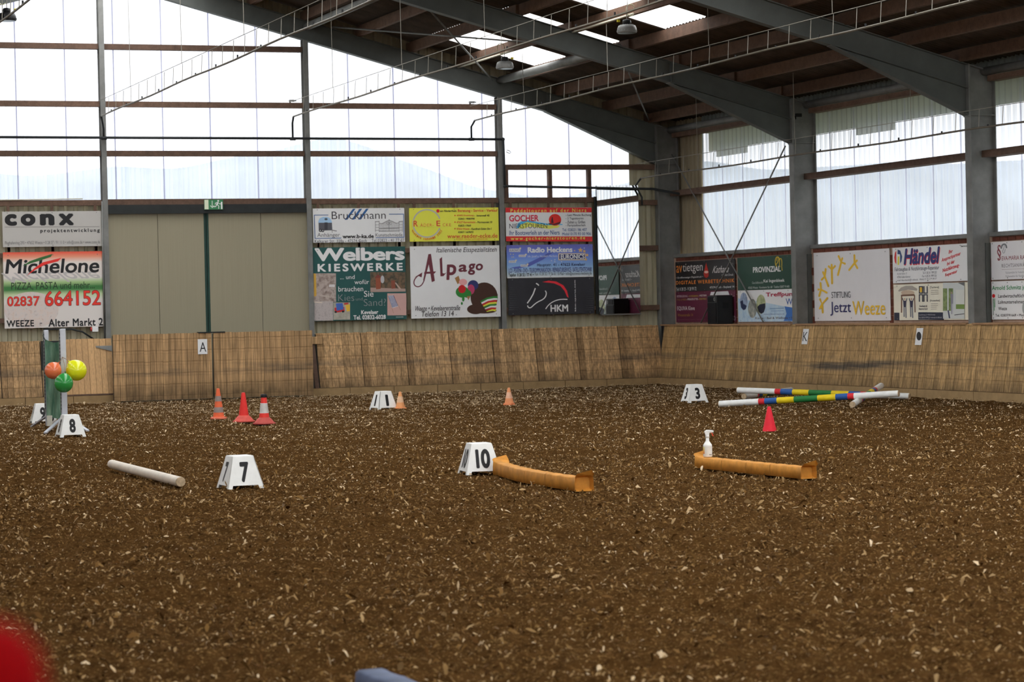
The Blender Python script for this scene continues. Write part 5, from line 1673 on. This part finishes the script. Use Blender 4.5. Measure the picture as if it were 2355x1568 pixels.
# ------------------------------------------------------------------ jump poles
def pole(label, A, B, r, segs, group):
    A, B = Vector(A), Vector(B)
    t = thing('jump_pole', label, 'pole', loc=tuple(A), group=group)
    tot = sum(s_[0] for s_ in segs)
    acc = 0.0
    L = (B - A)
    for k, (w_, nm, c) in enumerate(segs):
        p, q = A + L * (acc / tot), A + L * ((acc + w_) / tot)
        mt_ = mat('paint_%d_%d_%d' % c, c, 0.4, 0, 0.10, 9)
        MB().tube([p, q], r, 20, cap=False).build(nm, mt_, t, smooth=True)
        acc += w_
    wood = mat('pole_end_grain', (146, 128, 104), 0.85, 0, 0.25, 30)
    d = L.normalized()
    MB().tube([A - d * 0.001, A - d * 0.012], [r * 0.99, r * 0.9], 20).build('end', wood, t)
    MB().tube([B + d * 0.001, B + d * 0.012], [r * 0.99, r * 0.9], 20).build('end', wood, t)
    return t


PW, PR, PB, PY, PGN = (190, 186, 180), (168, 36, 42), (36, 70, 124), (214, 160, 26), (30, 92, 46)
SEG = [(22.6, 'white_section', PW), (3.4, 'red_band', PR), (7, 'blue_band', PB), (9.6, 'yellow_band', PY), (13.2, 'green_band', PGN), (10, 'yellow_band', PY), (6.7, 'blue_band', PB), (3.4, 'red_band', PR), (24, 'white_section', PW)]
GRP = 'striped jump poles thrown in a heap'
pole('striped jump pole lying nearest in the heap, over the short-looking one', (18.06, 39.48, 0.05), (20.30, 37.22, 0.212), 0.054, SEG, GRP)
pole('striped jump pole pointing at the camera at the right of the heap', (19.47, 37.28, 0.052), (21.55, 40.15, 0.242), 0.054, SEG, GRP)
pole('striped jump pole lying farthest back in the heap', (19.76, 42.37, 0.168), (21.88, 39.72, 0.055), 0.054, SEG, GRP)
pole('striped jump pole pointing away, under the farthest one', (19.84, 42.28, 0.052), (21.95, 44.60, 0.052), 0.054, SEG, GRP)
A_, B_ = G(257, 1067, 0.055), G(415, 1108, 0.055)
pole('plain white weathered pole lying beside marker number 7', A_, B_, 0.052, [(1, 'white_section', (176, 166, 152))], GRP)

# ------------------------------------------------------------------ soft ground tubes with flared ends
def soft_bar(label, A, B, w_, h_, col, name='ground_tube', bend=0.0, open_b=True, flare=1.0):
    A, B = Vector(A), Vector(B)
    d = (B - A)
    L = d.length
    d.normalize()
    r = d.cross(Vector((0, 0, 1)))
    t = thing(name, label, 'ground tube', loc=(A.x, A.y, 0))
    cm = mat('canvas_%d_%d_%d' % col, col, 0.6, 0, 0.22, 9, stretch=(1, 1, 1))
    n_ = 46
    rings = []
    sec = [(-0.5, 0.0), (-0.5, 0.55), (-0.47, 0.92), (-0.36, 1.0), (0.36, 1.0), (0.47, 0.92), (0.5, 0.55), (0.5, 0.0), (0.0, 0.0)]
    for k in range(n_ + 1):
        f = k / n_
        e0, e1 = f * L, (1 - f) * L
        fl = 1 + flare * (0.38 * max(0, 1 - e1 / 0.16) ** 1.5 + 0.35 * max(0, 1 - e0 / 0.12) ** 1.5)
        wr = 1 + 0.014 * math.sin(k * 1.7) + 0.012 * math.sin(k * 3.1)
        c = A + d * (f * L) + r * (bend * math.sin(math.pi * f))
        hgt = h_ * (0.98 + 0.016 * math.sin(k * 1.3 + 1) + 0.008 * math.sin(k * 2.9)) * (1 + 0.35 * (fl - 1))
        rings.append([c + r * (a * w_ * wr * fl) + Vector((0, 0, max(0.003, b * hgt + 0.003))) for a, b in sec])
    m_ = len(sec)
    mb = MB()
    mb.add([v for rg_ in rings for v in rg_], [(i * m_ + j, i * m_ + (j + 1) % m_, (i + 1) * m_ + (j + 1) % m_, (i + 1) * m_ + j) for i in range(n_) for j in range(m_)])
    mb.build('sleeve', cm, t, smooth=True)
    # turned-out flaps and the hollow seen between them
    for end, sg in ((0, -1), (1, 1)):
        rg_ = rings[0] if end == 0 else rings[-1]
        c = sum(rg_, Vector()) / m_
        mb = MB()
        inner = [c + (p - c) * 0.72 - d * sg * 0.05 for p in rg_]
        mb.add(list(rg_) + inner, [(j, (j + 1) % m_, m_ + (j + 1) % m_, m_ + j) for j in range(m_)] + [tuple(range(m_, 2 * m_))])
        mb.build('inside', cm, t)
        if not flare:
            continue
        mb = MB()
        lip = [rg_[2], rg_[3], rg_[4], rg_[5]]
        outp = [p + d * sg * 0.035 + Vector((0, 0, 0.025 + 0.03 * (q_ in (1,)))) for q_, p in enumerate(lip)]
        mb.add(lip + outp, [(0, 1, 5, 4), (1, 2, 6, 5), (2, 3, 7, 6)])
        mb.build('flap', cm, t)
    for f in (0.27, 0.5, 0.72):
        k = int(f * n_)
        mb = MB()
        mb.add([c_ * 1.0 + (c_ - rings[k][8]).normalized() * 0.002 for c_ in rings[k][0:8]] + [c_ + d * 0.012 + (c_ - rings[k][8]).normalized() * 0.002 for c_ in rings[k][0:8]], [(j, j + 1, 8 + j + 1, 8 + j) for j in range(7)])
        mb.build('seam', mat('seam_%d_%d_%d' % col, tuple(int(q * 0.82) for q in col), 0.7, 0), t)
    return t


yc = (154, 104, 40)
a_, b_ = G(1141, 1092), G(1326, 1131)
soft_bar('dirty yellow soft tube curving from marker number 10', a_ + Vector((0.06, 0, 0)), b_ + Vector((0.08, 0, 0)), 0.14, 0.135, yc, bend=0.10)
a2, b2 = G(1601, 1076), G(1846, 1102)
soft_bar('dirty yellow soft tube carrying the spray bottle', a2 + Vector((0.07, 0, 0)), b2 + Vector((0.07, 0, 0)), 0.14, 0.12, yc, bend=0.02, flare=0.8)
ab = G(852, 1539, 0.14)
soft_bar('grey blue soft tube cut by the lower picture edge', Vector((ab.x, ab.y, 0)), Vector((ab.x + 0.12, ab.y - 2.7, 0)), 0.15, 0.14, (62, 70, 90), flare=0.0)

# spray bottle on the tube
bp = a2 + (b2 - a2) * 0.06 + Vector((0.07, 0, 0))
zb = 0.124
t = thing('spray_bottle', 'white spray bottle standing on the yellow tube', 'bottle', loc=(bp.x, bp.y, zb), rotz=math.radians(-20))
wp = mat('white_plastic', (188, 186, 182), 0.35, 0, 0.03, 10)
MB().lathe([(0.045, 0), (0.048, 0.006), (0.048, 0.125), (0.046, 0.132), (0.030, 0.155), (0.019, 0.172), (0.018, 0.215)], 26).build('bottle_body', wp, t, smooth=True)
lb = MB().lathe([(0.0487, 0.018), (0.0487, 0.115)], 26, cap=False)
lb.build('label', mat('bottle_label', (180, 178, 172), 0.5, 0), t, smooth=True)
st_ = MB()
for k in range(6):
    a0, a1 = math.radians(182 + k * 7), math.radians(182 + (k + 1) * 7)
    st_.add([(0.0492 * math.cos(a0), 0.0492 * math.sin(a0), 0.035), (0.0492 * math.cos(a1), 0.0492 * math.sin(a1), 0.035), (0.0492 * math.cos(a1), 0.0492 * math.sin(a1), 0.11), (0.0492 * math.cos(a0), 0.0492 * math.sin(a0), 0.11)], [(0, 1, 2, 3)])
st_.build('label_stripe', ramp_mat('orange_fading_print', [(0, (206, 96, 50)), (0.5, (206, 150, 80)), (1, (206, 186, 130))]), t)
cb = MB()
for a in (-75, -60, -48):
    a0, a1 = math.radians(a), math.radians(a + 9)
    cb.add([(0.0492 * math.cos(a0), 0.0492 * math.sin(a0), 0.022), (0.0492 * math.cos(a1), 0.0492 * math.sin(a1), 0.022), (0.0492 * math.cos(a1), 0.0492 * math.sin(a1), 0.030), (0.0492 * math.cos(a0), 0.0492 * math.sin(a0), 0.030)], [(0, 1, 2, 3)])
cb.build('label_code', K_m if 'K_m' in globals() else mk_k, t)
MB().lathe([(0.021, 0.205), (0.021, 0.232), (0.016, 0.238)], 20).build('collar', wp, t, smooth=True)
MB().prism([(-0.022, -0.014, 0.236), (0.020, -0.014, 0.236), (0.022, -0.014, 0.258), (0.058, -0.014, 0.262), (0.058, -0.014, 0.286), (-0.010, -0.014, 0.290), (-0.032, -0.014, 0.272)], (0, 0.028, 0)).build('spray_head', wp, t, bevel=0.004)
MB().box((0.056, -0.009, 0.266), (0.068, 0.009, 0.282)).build('nozzle', wp, t)
MB().beam((0.044, 0, 0.262), (0.064, 0, 0.222), 0.012, 0.008, (1, 0, 0)).build('trigger', mat('red_plastic', (186, 52, 40), 0.4, 0), t)

# ------------------------------------------------------------------ jump stands with cloth and balloons
alu = mat('grey_aluminium', (150, 152, 158), 0.4, 0.35, 0.08, 6)


def stand(label, P, w_, h_, feet, plate=True):
    t = thing('jump_stand', label, 'jump stand', loc=(P.x, P.y, 0), group='metal jump stands')
    MB().box((P.x - w_ / 2, P.y - 0.03, 0.03), (P.x + w_ / 2, P.y + 0.03, h_)).build('post', alu, t, bevel=0.006)
    MB().box((P.x - w_ / 2 - 0.012, P.y - 0.034, 0.25), (P.x - w_ / 2, P.y + 0.02, h_ - 0.03)).build('keyhole_track', galv, t)
    for k in range(22):
        z = 0.3 + k * 0.057
        if z < h_ - 0.06:
            MB().box((P.x - w_ / 2 - 0.0125, P.y - 0.0355, z), (P.x - w_ / 2 - 0.001, P.y - 0.034, z + 0.03)).build('keyhole', dark, t)
    for f in feet:
        q_ = Vector((f[0], f[1], 0.012))
        MB().beam(Vector((P.x, P.y, 0.20)), q_, 0.05, 0.022).build('foot', alu, t)
    return t


sL, sR = G(111, 983), G(149, 984)
stand('grey metal jump stand carrying the left edge of the green cloth', Vector((sL.x, sL.y, 0)), 0.075, 1.585, [G(73, 982), G(127, 966)])
stand('grey metal jump stand the balloons are tied to', Vector((sR.x, sR.y, 0)), 0.095, 1.60, [G(104, 997), G(202, 992)])
# green cloth hung between the stands
pl_ = sL.y - 0.10
corn = [E(103, 779, pl_), E(140, 783, pl_), E(108, 956, pl_), E(141, 961, pl_)]
mb = MB()
NU, NV = 14, 30
for j_ in range(NV + 1):
    for i_ in range(NU + 1):
        u, v = i_ / NU, j_ / NV
        p = corn[0] * (1 - u) * (1 - v) + corn[1] * u * (1 - v) + corn[2] * (1 - u) * v + corn[3] * u * v
        sag = -0.03 * math.sin(math.pi * u) * (1 - v) ** 3 * 1.5 - (0.03 * u * (v > 0.95))
        mb.v.append((p.x + 0.01 * math.sin(v * 9 + 1) * (1 - abs(2 * u - 1)), p.y + 0.02 * math.sin(u * 13 + 2 * v) + 0.015 * math.sin(v * 14 + u * 4) - 0.06 * math.sin(math.pi * u) * math.exp(-v * 9), p.z + sag))
mb.f = [(j_ * (NU + 1) + i_, j_ * (NU + 1) + i_ + 1, (j_ + 1) * (NU + 1) + i_ + 1, (j_ + 1) * (NU + 1) + i_) for j_ in range(NV) for i_ in range(NU)]
t = thing('green_cloth', 'worn green tarpaulin strip hung between the jump stands', 'cloth', loc=(corn[2].x, pl_, 0.15))
mt, nt, b = new_mat('green_tarpaulin')
f = noise(nt, wcoords(nt, (14, 14, 2.2)), 1.0, 4)
nt.links.new(mixrgb(nt, maprange(nt, f, 0.35, 0.7), alb((48, 84, 66)), alb((100, 124, 104))), b.inputs['Base Color'])
b.inputs['Roughness'].default_value = 0.55
mb.build('tarpaulin', mt, t, smooth=True)
rope = mat('dark_string', (58, 62, 56), 0.8, 0)
MB().tube([corn[0] + Vector((0.01, -0.01, -0.03)), corn[0] + Vector((-0.03, 0.02, 0.06))], 0.008, 6).build('tie', rope, t)
MB().tube([corn[1] + Vector((-0.01, -0.01, -0.05)), corn[1] + Vector((0.0, -0.02, 0.03)), corn[1] + Vector((0.02, 0.0, 0.10))], 0.010, 6).build('tie', rope, t)
MB().tube([corn[3] + Vector((0.0, 0.0, 0.02)), corn[3] + Vector((0.05, 0.03, 0.03))], 0.006, 6).build('tie', rope, t)
MB().box((corn[2].x - 0.005, pl_ - 0.03, 0.03), (corn[2].x + 0.08, pl_ - 0.01, 0.20)).build('weight_strip', mat('pale_strip', (170, 168, 156), 0.5, 0), t)

# balloons
def balloon(label, px, py, r_px, col, knot, depth):
    c = E(px, py, depth)
    pxm = FPX / ((c - CAM).dot(FW))
    r = r_px / pxm
    t = thing('balloon', label, 'balloon', loc=tuple(c), group='balloons tied to the jump stand')
    mt, nt, b = new_mat('balloon_%d_%d_%d' % col)
    f = noise(nt, coords(nt), 4, 2)
    cc = alb(col, 0.5)
    nt.links.new(mixrgb(nt, maprange(nt, f, 0.3, 0.7), tuple(q * 0.95 for q in cc[:3]) + (1,), cc), b.inputs['Base Color'])
    b.inputs['Roughness'].default_value = 0.16
    b.inputs['Specular IOR Level'].default_value = 0.6
    b.inputs['Subsurface Weight'].default_value = 0.0
    kd = (E(knot[0], knot[1], depth) - c).normalized()
    mb = MB().sphere(c, r, r, r * 1.01, 40, 26)
    out = []
    for v in mb.v:
        d_ = (Vector(v) - c)
        q_ = max(0.0, d_.normalized().dot(kd))
        out.append(tuple(Vector(v) + kd * r * 0.10 * q_ ** 10))
    mb.v = out
    mb.build('skin', mt, t, smooth=True)
    MB().tube([c + kd * r * 1.06, c + kd * r * 1.16, c + kd * r * 1.24], [0.010, 0.008, 0.018], 10).build('knot', mt, t)
    e = Vector((sR.x - 0.02, sR.y - 0.05, E(143, 822, depth).z))
    MB().tube([c + kd * r * 1.2, (c + kd * r * 1.2 + e) / 2 + Vector((0.01, 0, 0.0)), e], 0.004, 5).build('string', mat('brown_string', (110, 84, 60), 0.8, 0), t)
    return t


dep = sR.y - 0.32
balloon('orange red balloon tied to the jump stand', 122, 852, 19.3, (206, 90, 56), (136, 833), dep)
balloon('yellow balloon, the largest of the three', 175.5, 851.5, 23.7, (196, 178, 24), (157, 829), dep)
balloon('green balloon hanging lowest of the three', 146.5, 881, 21.5, (36, 112, 50), (150, 858), dep - 0.34)

# small things by the stands
p = G(131, 981)
t = thing('toy_ball', 'small white and black object lying behind marker number 8', 'ball', loc=(p.x + 0.05, p.y + 0.9, 0))
q_ = Vector((p.x + 0.05, p.y + 0.9, 0.10))
MB().sphere(q_, 0.10, 0.10, 0.10, 20, 12).build('shell', wp, t, smooth=True)
rg = MB().lathe([(0.030, 0.0), (0.055, 0.0)], 20, cap=False)
nrm = (CAM - q_).normalized()
ax_ = nrm.cross(Vector((0, 0, 1))).normalized()
ay_ = ax_.cross(nrm)
rg.v = [tuple(q_ + nrm * (0.104 - 6.0 * (x * x + y * y)) + ax_ * x * -1 + ay_ * y) for x, y, z in rg.v]
rg.build('ring', mk_k, t)

# cable and switch box under the red and green board
pz = YC + 0.02
rod('cable', 'black cable sagging under the red and green board', 'cable', [E(100, 757, pz), E(165, 757, pz), E(190, 763, pz), (E(217, 781, pz))], 0.018, pipem)
t = thing('switch_box', 'small white and red switch box under the red and green board', 'switch box', loc=tuple(E(217, 757, pz)))
a_, b_ = E(211, 763, pz), E(225, 751, pz)
MB().box((a_.x, pz - 0.06, a_.z), (b_.x, pz, b_.z)).build('case', panel_w2, t, bevel=0.008)
MB().tube([E(208, 757, pz - 0.03), E(211, 757, pz - 0.03)], 0.04, 12).build('button', mat('red_button', (150, 46, 44), 0.4, 0), t)
# conduit on the post beside the wordmark board
rod('conduit', 'grey conduit beside the leftmost gable post', 'conduit', [E(234.5, 463, YC - 0.01), E(240, 760, YC - 0.01)], 0.016, galv)
rod('conduit', 'thin pale conduit along the rail above the wordmark board', 'conduit', [E(0, 460, YC + 0.05), E(190, 457, YC + 0.05)], 0.012, mat('white_conduit', (170, 165, 150), 0.5, 0))

# red padded post close to the camera, out of focus
p = CAM + ray(-95, 1500) * 1.3
t = thing('padded_post', 'blurred red padded post close to the camera in the lower left', 'post', loc=(p.x, p.y, 0))
zt_ = (CAM + ray(0, 1420) * 1.3).z
MB().lathe([(0.045, 0.0), (0.045, zt_ - 0.04), (0.041, zt_ - 0.018), (0.029, zt_ - 0.005), (0.010, zt_)], 32, (p.x, p.y, 0)).build('pad', mat('red_foam', (92, 2, 4), 0.95, 0, 0.05, 6, k=0.5, spec=0.05), t, smooth=True)
MB().lathe([(0.11, -0.02), (0.11, 0.012), (0.08, 0.02)], 28, (p.x, p.y, 0)).build('foot_plate', dark, t)

for o in bpy.data.objects:
    if '_o' in o:
        del o['_o']
bpy.data.objects.remove(_fo)
